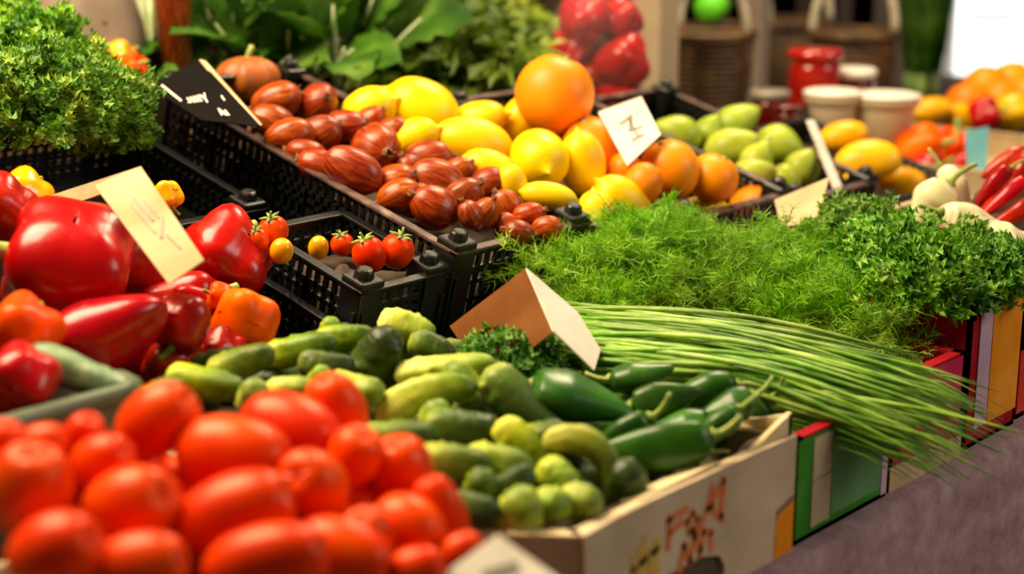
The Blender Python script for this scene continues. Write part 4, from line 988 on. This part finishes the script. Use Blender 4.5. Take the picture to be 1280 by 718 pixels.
# ---------------------------------------------------------------- price cards
def card(label, faces, mats, marks=(), thick=.0016, ink='ink'):
    """folded card: each face a leaf; points are (px, py, depth)"""
    F = [[at(*p) for p in f] for f in faces]
    for f, src in zip(F, faces):                     # keep every leaf truly flat
        nn = (f[1]-f[0]).cross(f[-1]-f[0])
        for i in range(2, len(f)-1):
            rd = f[i]-CAM; f[i] = CAM + rd*(nn.dot(f[0]-CAM)/nn.dot(rd))
    o0 = sum(F[0], Vector())/len(F[0])
    t = empty('price_card', o0, label, 'price card', None)
    for k, f in enumerate(F):
        nrm = (f[1]-f[0]).cross(f[2]-f[0]).normalized()
        if nrm.dot(VIEW) > 0: nrm = -nrm
        b = MB(); b.prism([p-o0 for p in f], -nrm*thick); b.build('card_face' if k == 0 else 'folded_flap', M[mats[k]], t, smooth=False)
    if marks:
        f = F[0]; nrm = (f[1]-f[0]).cross(f[2]-f[0]).normalized()
        if nrm.dot(VIEW) > 0: nrm = -nrm
        b = MB()
        for ln, w in marks:                          # u, v across the first face
            P = [(f[0].lerp(f[1], u)).lerp(f[3].lerp(f[2], u), v)-o0+nrm*.0006 for u, v in ln]
            for a, c in zip(P, P[1:]):
                s = nrm.cross((c-a).normalized())*w/2; dd = (c-a).normalized()*w*.3
                b.prism([a-s-dd, c-s+dd, c+s+dd, a+s-dd], nrm*.0004)
        b.build('handwriting', M[ink], t, smooth=False)
    return t
card('large folded price card, brown on one face and white on the other, among the gherkins', [[(562, 408, 1.60), (658, 335, 1.555), (692, 414, 1.50), (610, 480, 1.55)], [(658, 335, 1.555), (722, 390, 1.56), (751, 437, 1.57), (743, 463, 1.53), (692, 414, 1.50)]], ['brown_card', 'tag_white'])
card('cream price card with grey handwriting leaning over the red peppers', [[(118, 232, 1.52), (176, 208, 1.53), (255, 325, 1.42), (211, 355, 1.41)], [(58, 246, 1.66), (176, 208, 1.53), (150, 234, 1.52), (60, 266, 1.65)]], ['tag_cream', 'tag_cream'],
     [([(.52, .25), (.56, .5)], .003), ([(.38, .3), (.44, .6)], .002), ([(.48, .66), (.75, .52)], .003), ([(.66, .3), (.69, .5)], .002), ([(.62, .66), (.7, .82)], .002)])
card('small white price card with grey writing among the oranges', [[(748, 141, 2.16), (802, 121, 2.17), (826, 168, 2.12), (784, 207, 2.09)], [(748, 141, 2.16), (802, 121, 2.17), (800, 126, 2.24), (752, 146, 2.24)]], ['tag_white', 'tag_white'],
     [([(.3, .35), (.6, .3), (.42, .55), (.7, .6)], .0035), ([(.52, .3), (.52, .7)], .003), ([(.35, .72), (.65, .76)], .003)])
card('slim white price card standing edge-on in front of the cream pot', [[(1008, 150, 2.45), (1018, 150, 2.46), (1054, 236, 2.38), (1044, 240, 2.37)]], ['tag_white'])
card('brown price card leaning at the front of the oranges', [[(968, 250, 2.18), (1036, 222, 2.2), (1022, 276, 2.12), (976, 284, 2.1)]], ['tag_cream'])
card('cream price card in front of the tomatoes at the bottom edge, out of focus', [[(545, 724, 1.045), (622, 668, 1.06), (700, 724, 1.04), (640, 780, 1.02)]], ['tag_white'], [([(.42, .35), (.75, .5)], .008)])
card('black chalk price card at the top left corner of the shallot crate', [[(186, 108, 2.06), (249, 74, 2.07), (326, 158, 1.97), (252, 150, 1.95)]], ['tag_black'],
     [([(.27, .47), (.25, .57), (.20, .56)], .0022), ([(.33, .47), (.31, .58)], .0022), ([(.39, .47), (.37, .58)], .0022), ([(.45, .47), (.43, .58)], .0022), ([(.60, .46), (.53, .54), (.50, .47)], .0022), ([(.53, .54), (.50, .61)], .0022), ([(.50, .86), (.56, .74), (.58, .86)], .0022), ([(.64, .77), (.62, .86)], .0022), ([(.82, .55), (.80, .62)], .002), ([(.16, .1), (.13, .5)], .0028)], ink='chalk')
card('pale edge of a card slotted behind the black chalk price card', [[(249, 74, 2.055), (257, 76, 2.057), (328, 156, 1.955), (318, 158, 1.953)]], ['tag_cream'])
card('small beige card hung on the corner of the shallot crate', [[(178, 98, 2.03), (196, 104, 2.03), (190, 140, 2.02), (174, 138, 2.02)]], ['tag_cream'])
card('teal and lilac price card at the right, behind the red peppers', [[(1206, 164, 2.75), (1236, 158, 2.76), (1232, 226, 2.7), (1210, 226, 2.7)]], ['teal_card'])
# ---------------------------------------------------------------- right side: peppers, far heaps
R5 = (1.80, .95, 1.045, 0, .15)
rl = 'red_long'; pl = 'pale_long'
heap([
 (pl, 1222, 280, 130, 46, 160, 5, 'long pale yellow pepper lying across the right edge of the parsley'),
 (pl, 1160, 256, 90, 50, 60, 10, 'curved white-yellow pepper leaning against the long pale one', 2.05, 90),
 (pl, 1262, 302, 70, 42, 170, 5, 'pale yellow pepper cut by the right edge'),
 (pl, 1196, 240, 90, 36, 120, 5, 'pale pepper with a green end behind the curved white one', 2.12),
 (rl, 1240, 232, 80, 24, 50, 5, 'slim red pepper leaning left at the right edge, first of the red ones', 2.05),
 (rl, 1256, 246, 90, 22, 40, 5, 'orange-red slim pepper slanting across the red ones', 2.02),
 (rl, 1272, 222, 80, 34, 60, 5, 'thick red pepper on top at the right edge', 2.08),
 (rl, 1272, 268, 80, 26, 30, 5, 'slim red pepper low at the right edge', 2.0),
 (rl, 1236, 262, 60, 20, 45, 5, 'slim red pepper next to the pale ones', 2.04),
 (rl, 1262, 204, 80, 36, 20, 5, 'red pepper behind the pile at the right edge', 2.15),
], R5, 'peppers at the right edge')
kl = K['redpep'].location; liner(K['redpep'], (-.105, .105, -.14, .14), HEAPS[10]); liner(rc, (-.1, .1, -.11, .11), HEAPS[10])
FP = (2.9, 1.2, 1.02, 0, .264)
heap([
 ('orange_pepper', 1152, 190, 62, 58, 20, 20, 'orange pepper in the far crate right of the cream pots', 2.9),
 ('orange_pepper', 1190, 190, 60, 56, 80, 20, 'orange pepper in the far crate, next to the teal card', 2.95),
 ('red_pepper', 1160, 216, 52, 46, 20, 20, 'red pepper in the far crate below the orange ones', 2.8),
 ('red_pepper', 1196, 218, 50, 44, 20, 20, 'red pepper in the far crate beside the teal card', 2.8),
 (o_, 1214, 130, 56, 54, 200, 10, 'orange at the left foot of the far orange heap', 3.4),
 (o_, 1262, 108, 62, 60, 100, 10, 'orange at the upper right of the far orange heap', 3.5),
 (o_, 1236, 110, 58, 56, 80, 10, 'orange at the upper left of the far orange heap', 3.5),
 (o_, 1246, 128, 58, 56, 60, 10, 'orange in the middle of the far orange heap', 3.4),
 (o_, 1282, 122, 58, 56, 60, 10, 'orange of the far heap cut by the right edge', 3.45),
 ('yellow_pepper', 1268, 140, 50, 44, 20, 20, 'yellow pepper at the right of the far orange heap', 3.3),
 ('red_pepper', 1232, 144, 40, 36, 20, 20, 'red pepper in front of the far orange heap', 3.25),
 ('mango', 1164, 142, 60, 36, 10, 10, 'dull green fruit behind the cream pots, left of its pair', 3.3),
 ('mango', 1198, 148, 60, 34, 170, 10, 'dull green fruit behind the cream pots, right of its pair', 3.3),
 ('yellow_pepper', 150, 72, 44, 40, 20, 20, 'yellow-orange pepper behind the curly parsley', 2.35),
 ('orange_pepper', 165, 84, 36, 34, 20, 20, 'orange pepper behind the curly parsley, lower one', 2.3),
], FP, 'produce in the far crates')
tray('cardboard_box', 'low pale box of red and orange peppers right of the cream pots', [(2.48, 1.15), (2.9, 1.15), (2.9, 1.6), (2.48, 1.6)], TZ+.062, .975, 'tag_cream', 'tag_cream')
bt = tray('cardboard_box', 'small brown cardboard box of orange and yellow peppers behind the curly parsley', [(1.285, 1.92), (1.435, 1.92), (1.435, 2.06), (1.285, 2.06)], BZ, 1.165, 'brown_card', 'brown_card')
liner(bt, (-.07, .07, -.065, .065), HEAPS[11])
# squash piece behind the topmost shallot
b = MB()
def sq(p, a, t): return Vector((p.x*(1+.08*math.cos(8*a)), p.y*(1+.08*math.cos(8*a)), p.z))
b.lathe(ell(.06, .085, 16, .8), 40, sq); sqo = b.build('squash', plain('brown_orange_rind', [(.3, '8a4412'), (.7, 'b8641c')], 20, .5)); sqo.location = at(310, 98, 2.22); tag(sqo, 'ribbed orange-brown squash behind the topmost shallot', 'squash')
sm = PARTS['red_pepper'][0][1]; p_ = put('stem', sm, (0, 0, .02), Quaternion(), (.6, .6, .6), parent=sqo)

# ---------------------------------------------------------------- back of the stall
def base_lathe(name, prof, m, loc, label, cat, group=None, n=28, fn=None):
    b = MB(); b.lathe(prof, n, fn); o = b.build(name, m); o.location = loc; tag(o, label, cat, group); return o
# a rear ledge that carries pots, jars and baskets
rl_ = empty('rear_ledge', (3.2, 1.6, TZ), 'dark wooden ledge behind the fruit carrying baskets, jars and pots', 'shelf')
b = MB(); b.box((-.83, -.7, .04), (.95, .58, .06)); b.build('board', M['wall'], rl_, smooth=False)
for x in (-.78, .9):
    for y in (-.65, .53): b = MB(); b.box((x-.02, y-.02, .001), (x+.02, y+.02, .04)); b.build('leg', M['wood'], rl_, smooth=False)
def pot(px, py, d, R, H, label):
    c = at(px, py, d); t = empty('pot', c-Vector((0, 0, H/2)), label, 'pot', 'cream pots behind the fruit')
    b = MB(); b.lathe([(0, 0), (R*.8, 0), (R*.95, H*.7), (R*.98, H*.8), (R*1.1, H*.82), (R*1.12, H), (R*1.02, H), (R*.9, H*.8), (R*.75, .01), (0, .01)], 32); b.build('body', M['ceramic'], t)
    b = MB(); b.lathe([(R*.98, H*.99), (R*1.14, H*.96), (R*1.16, H*1.02), (R*1.0, H*1.05)], 32); b.build('rolled_rim', M['white_lid'], t)
pot(1040, 148, 2.95, .047, .095, 'cream pot on the left, behind the yellow mango')
pot(1107, 150, 2.95, .054, .09, 'wider cream pot on the right of the pair')
def jar(px, py, d, R, H, m, lid, label):
    c = at(px, py, d); t = empty('jar', c-Vector((0, 0, H/2)), label, 'jar', 'jars behind the pears')
    b = MB(); b.lathe([(0, 0), (R*.92, 0), (R, .006), (R, H*.68), (R*.95, H*.74), (R*.8, H*.8), (R*.8, H*.84), (0, H*.84)], 28); b.build('body', M[m], t)
    b = MB(); b.lathe([(R*.86, H*.82), (R*1.04, H*.82), (R*1.08, H*.85), (R*1.08, H*.97), (R*1.0, H), (0, H)], 28); b.build('lid', M[lid], t)
jar(1018, 96, 3.15, .05, .11, 'jam', 'jam', 'bright red jar with a flared lid behind the left cream pot')
jar(1064, 112, 3.2, .045, .085, 'jam_dark', 'white_lid', 'dark red jar with a white lid between the cream pots')
jar(962, 138, 3.0, .035, .075, 'jam_dark', 'steel', 'dark red jar with a metal lid behind the greenest pear')
jar(985, 150, 2.95, .03, .06, 'jam_dark', 'jam_dark', 'small dark red jar beside the left cream pot')
def basket(px, py, d, R, H, label, hx=1.0, hm='handle'):
    c = at(px, py, d); c.z = TZ+.0615; t = empty('wicker_basket', c, label, 'basket', 'wicker baskets at the back')
    b = MB()
    def wv(p, a, tt): k = 1+.025*math.cos(a*20+math.floor(p.z/.012)*PI); return Vector((p.x*k, p.y*k, p.z))
    n = 16; prof = [(0, 0)] + [(R*(.78+.22*math.sin(i/n*PI*.6)), H*i/n) for i in range(n+1)] + [(R*.9, H*.98), (R*.72, .012), (0, .012)]
    b.lathe(prof, 60, wv); b.build('bowl', M['wicker'], t)
    b = MB(); b.tube([(R*math.cos(a), R*math.sin(a), H) for a in [2*PI*i/40 for i in range(41)]], .011, 8, False); b.build('braided_rim', M['wicker'], t)
    b = MB(); b.tube([RIGHT*(R*hx*math.cos(a)) + Vector((0, 0, H+R*1.7*math.sin(a))) for a in [PI*i/24 for i in range(25)]], .010, 8); b.build('handle', M[hm], t)
basket(884, 90, 3.2, .075, .225, 'brown wicker basket with hoop handle behind the pears, left one')
basket(1066, 62, 3.5, .09, .20, 'large wicker basket with a pale hoop handle behind the red jar')
basket(905, 30, 3.55, .10, .205, 'dark wicker basket behind the left one, a green apple on top')
basket(985, 40, 3.9, .10, .19, 'dark wicker basket behind the bright red jar')
go2 = base_lathe('green_apple', ell(.075, .08, 16, .9), M['neon_green'], at(890, 8, 3.55), 'bright green apple at the top edge above the left basket', 'apple', n=24, fn=lambda p, a, t: Vector((p.x, p.y, p.z-(.012*max(0, 1-math.hypot(p.x, p.y)/.03) if t > .5 else 0))))
def post(px, d, w, m, label):
    p = at(px, 60, d); t = empty('post', (p.x, p.y, 0), label, 'post', 'stall uprights')
    b = MB(); b.box((-w/2, -w/2, 0), (w/2, w/2, 2.5)); b.build('shaft', M[m], t, bevel=.006, smooth=False)
    b = MB(); b.box((-w*.8, -w*.8, 0), (w*.8, w*.8, .02)); b.build('foot_plate', M[m], t, bevel=.003, smooth=False)
post(819, 3.0, .066, 'post_beige', 'beige upright post right of the hanging red bag')
post(946, 3.5, .042, 'post_grey', 'grey-brown upright post between the wicker baskets')
post(1187, 5.2, .085, 'post_white', 'bright white pole at the right, in front of the pale counter')
# tall green leeks standing behind the right pot
for i, (px, d) in enumerate([(1140, 4.0), (1153, 3.95), (1168, 4.0)]):
    p = at(px, 60, d); b = MB(); rr = random.Random(i)
    t = empty('leek', (p.x, p.y, .95), ['tall dark green leek, left of three', 'tall dark green leek, middle of three', 'tall dark green leek, right of three'][i]+' behind the right cream pot', 'leek', 'leeks standing at the back')
    b.tube([(0, 0, -.025), (.002, 0, 0), (0, .002, .03)], [.016, .015, .016], 12); b.build('shank', M['herb_stalk'], t)
    b = MB()
    for k in range(9):
        a = k*2.4; d_ = Vector((math.cos(a)*.12, math.sin(a)*.12, 1)); leaf_blade(b, rr, Vector((0, 0, .0)), d_, Vector((math.cos(a), math.sin(a), 0)), .5, .06, .12, .03, 3)
    b.build('leaves', M['chard'], t)
# clear bag of red peppers hanging at the back
pc = at(748, 60, 2.72); bg = empty('plastic_bag', pc-Vector((0, 0, .14)), 'clear plastic bag of red peppers hanging behind the biggest orange', 'bag')
n = N('clear_film'); n.b.inputs['Base Color'].default_value = hexc('f6e6e0'); n.b.inputs['Roughness'].default_value = .12
tr = n.n('ShaderNodeBsdfTransparent'); mx = n.n('ShaderNodeMixShader'); mx.inputs[0].default_value = .045; n.l(tr.outputs[0], mx.inputs[1]); n.l(n.b.outputs[0], mx.inputs[2]); n.l(mx.outputs[0], n.t.nodes['Material Output'].inputs['Surface']); n.bump(n.noise(n.coord(), 40, 3, dist=1), .8, .01)
b = MB()
prof = [(0, 0), (.03, .0), (.066, .015), (.09, .07), (.094, .13), (.084, .19), (.05, .24), (.02, .27), (.012, .285), (.03, .31), (.045, .33)]
b.lathe(prof, 36, lambda p, a, t: Vector((p.x*(1+.06*math.sin(a*9+p.z*60)*(.3+t)), p.y*(1+.06*math.sin(a*7-p.z*50)*(.3+t)), p.z))); b.build('film', n.m, bg)
b = MB(); b.tube([(.016*math.cos(a), .016*math.sin(a), .285) for a in [2*PI*i/20 for i in range(21)]], .004, 6, False); b.tube([(0, 0, .285), (0, 0, .6), (0, 0, 1.2)], .003, 6); b.build('tie_cord', M['handle'], bg)
k = 0
for (dx, dz, s) in ((-.038, .05, .095), (.036, .045, .095), (-.042, .125, .1), (.04, .12, .1), (0, .085, .09), (-.026, .19, .09), (.036, .185, .085), (0, .02, .08)):
    o = put('bell_pepper', VAR['red_pepper'][k % 2], bg.location+RIGHT*dx+Vector((0, 0, dz))-FWD*(.018 if k % 2 else -.02), zquat(axis(80+40*k, -40)), (s/.1*.9,)*3, ['red pepper in the bag, at lower left', 'red pepper in the bag, at lower right', 'red pepper in the bag, left of the middle', 'red pepper in the bag, right of the middle', 'red pepper in the bag, in the centre', 'red pepper in the bag, at upper left', 'red pepper in the bag, at upper right', 'red pepper at the very bottom of the bag'][k], 'pepper', 'red peppers in the clear bag')
    put('stem', PARTS['red_pepper'][0][1], (0, 0, .03), Quaternion(), (1, 1, 1), parent=o); k += 1
JS = 1.55
# tall jar of red-brown preserves behind the black price card
pj = at(218, 40, 2.4); jt = empty('tall_jar', Vector((pj.x, pj.y, BZ+.001)), 'tall pale-edged glass jar of red-brown preserves behind the black price card', 'jar')
b = MB(); b.lathe([(0, .004), (.023, .004), (.024, .115*JS), (.022, .125*JS), (0, .125*JS)], 24, lambda p, a, t: Vector((p.x*(1+.1*math.sin(a*4+p.z*90)), p.y*(1+.1*math.sin(a*4+p.z*90)), p.z))); b.build('preserves', M['shallot'], jt)
gl = N('jar_glass'); gl.b.inputs['Transmission Weight'].default_value = 1; gl.b.inputs['Roughness'].default_value = .03; gl.b.inputs['IOR'].default_value = 1.3; gl.b.inputs['Base Color'].default_value = hexc('f2ead8')
b = MB(); b.lathe([(0, 0), (.028, 0), (.031, .006), (.031, .12*JS), (.025, .138*JS), (.025, .15*JS), (.023, .15*JS), (.023, .138*JS), (.028, .12*JS), (.028, .006), (0, .003)], 28); b.build('glass', gl.m, jt)
b = MB(); b.lathe([(.024, .146*JS), (.028, .146*JS), (.028, .162*JS), (0, .162*JS)], 24); b.build('lid', M['wood'], jt)
ck = at(186, 60, 2.45)
b = MB()
for i in range(7):
    a = i*.9; b.tube([(.010*math.cos(a), .010*math.sin(a), BZ-ck.z), (.012*math.cos(a), .012*math.sin(a), 0), (.02*math.cos(a), .02*math.sin(a), .12)], [.008, .0075, .005], 8)
o = b.build('celery', M['stalk']); o.location = ck; tag(o, 'pale green celery stalks standing left of the tall jar', 'celery')
# sack at the top left
b = MB(); b.lathe([(0, 0), (.07, 0), (.09, .05), (.085, .14), (.06, .22), (.04, .26), (.05, .3)], 30, lambda p, a, t: Vector((p.x*(1+.06*math.sin(a*6+t*4)), p.y*(1+.06*math.cos(a*5)), p.z))); o = b.build('sack', M['post_grey']); o.location = at(112, 60, 2.42); o.location.z = BZ; tag(o, 'grey-brown cloth sack at the back behind the curly parsley', 'sack')

# ---------------------------------------------------------------- far white counter
wc = empty('white_counter', at(1320, 60, 6.6)*1.0, 'bright white counter with a pink stripe across the aisle at top right', 'counter'); wc.location.z = 0; wc.rotation_euler = (0, 0, AZ-PI/2)
b = MB(); b.box((-.75, 0, 0), (1.2, .5, 1.3)); b.build('panel', M['white_panel'], wc, smooth=False)
b = MB(); b.box((-.38, -.003, .885), (-.17, 0, .925)); b.build('pink_stripe', M['pink_stripe'], wc, smooth=False)
b = MB(); b.box((-.78, -.03, 1.3), (1.23, .53, 1.33)); b.build('top', M['white_panel'], wc, smooth=False)

# ---------------------------------------------------------------- light, sky, camera
def area(name, loc, look, size, power, col):
    l = bpy.data.lights.new(name, 'AREA'); l.energy = power; l.size = size; l.color = col; o = bpy.data.objects.new(name, l); C.objects.link(o); o.location = loc
    o.rotation_mode = 'QUATERNION'; o.rotation_quaternion = (Vector(look)-Vector(loc)).to_track_quat('-Z', 'Y'); return o
area('stall_lamp', (.65, 1.75, 2.45), (1.05, 1.05, 1), 1.0, 88, (1, .79, .50))
area('stall_lamp', (2.6, 1.7, 2.6), (2.4, 1.3, 1), .7, 45, (1, .80, .52))
area('aisle_daylight', (3.0, -1.6, 2.6), (1.3, 1, .95), 1.4, 44, (1, .90, .76))
fl = area('far_daylight', (4.9, .9, 3.0), tuple(at(1215, 60, 6.0)), 1.2, 75, (1, 1, 1)); fl.data.spread = math.radians(75)
w = bpy.data.worlds.new('market_light'); bpy.context.scene.world = w; w.use_nodes = True
w.node_tree.nodes['Background'].inputs[0].default_value = (1, .80, .58, 1); w.node_tree.nodes['Background'].inputs[1].default_value = .09
cd = bpy.data.cameras.new('camera'); co = bpy.data.objects.new('camera', cd); C.objects.link(co); co.location = CAM
co.rotation_euler = Matrix((RIGHT, UP, -VIEW)).transposed().to_euler(); cd.sensor_width = 36; cd.lens = FPX/1280*36; cd.clip_start = .05
cd.dof.use_dof = True; cd.dof.focus_distance = 1.72; cd.dof.aperture_fstop = 2.6
sc = bpy.context.scene; sc.camera = co
sc.view_settings.view_transform = 'Standard'; sc.view_settings.look = 'None'; sc.view_settings.gamma = 1; sc.view_settings.exposure = 0
sc.view_settings.use_curve_mapping = False
sc.cycles.use_denoising = True; sc.cycles.max_bounces = 8; sc.cycles.transparent_max_bounces = 12
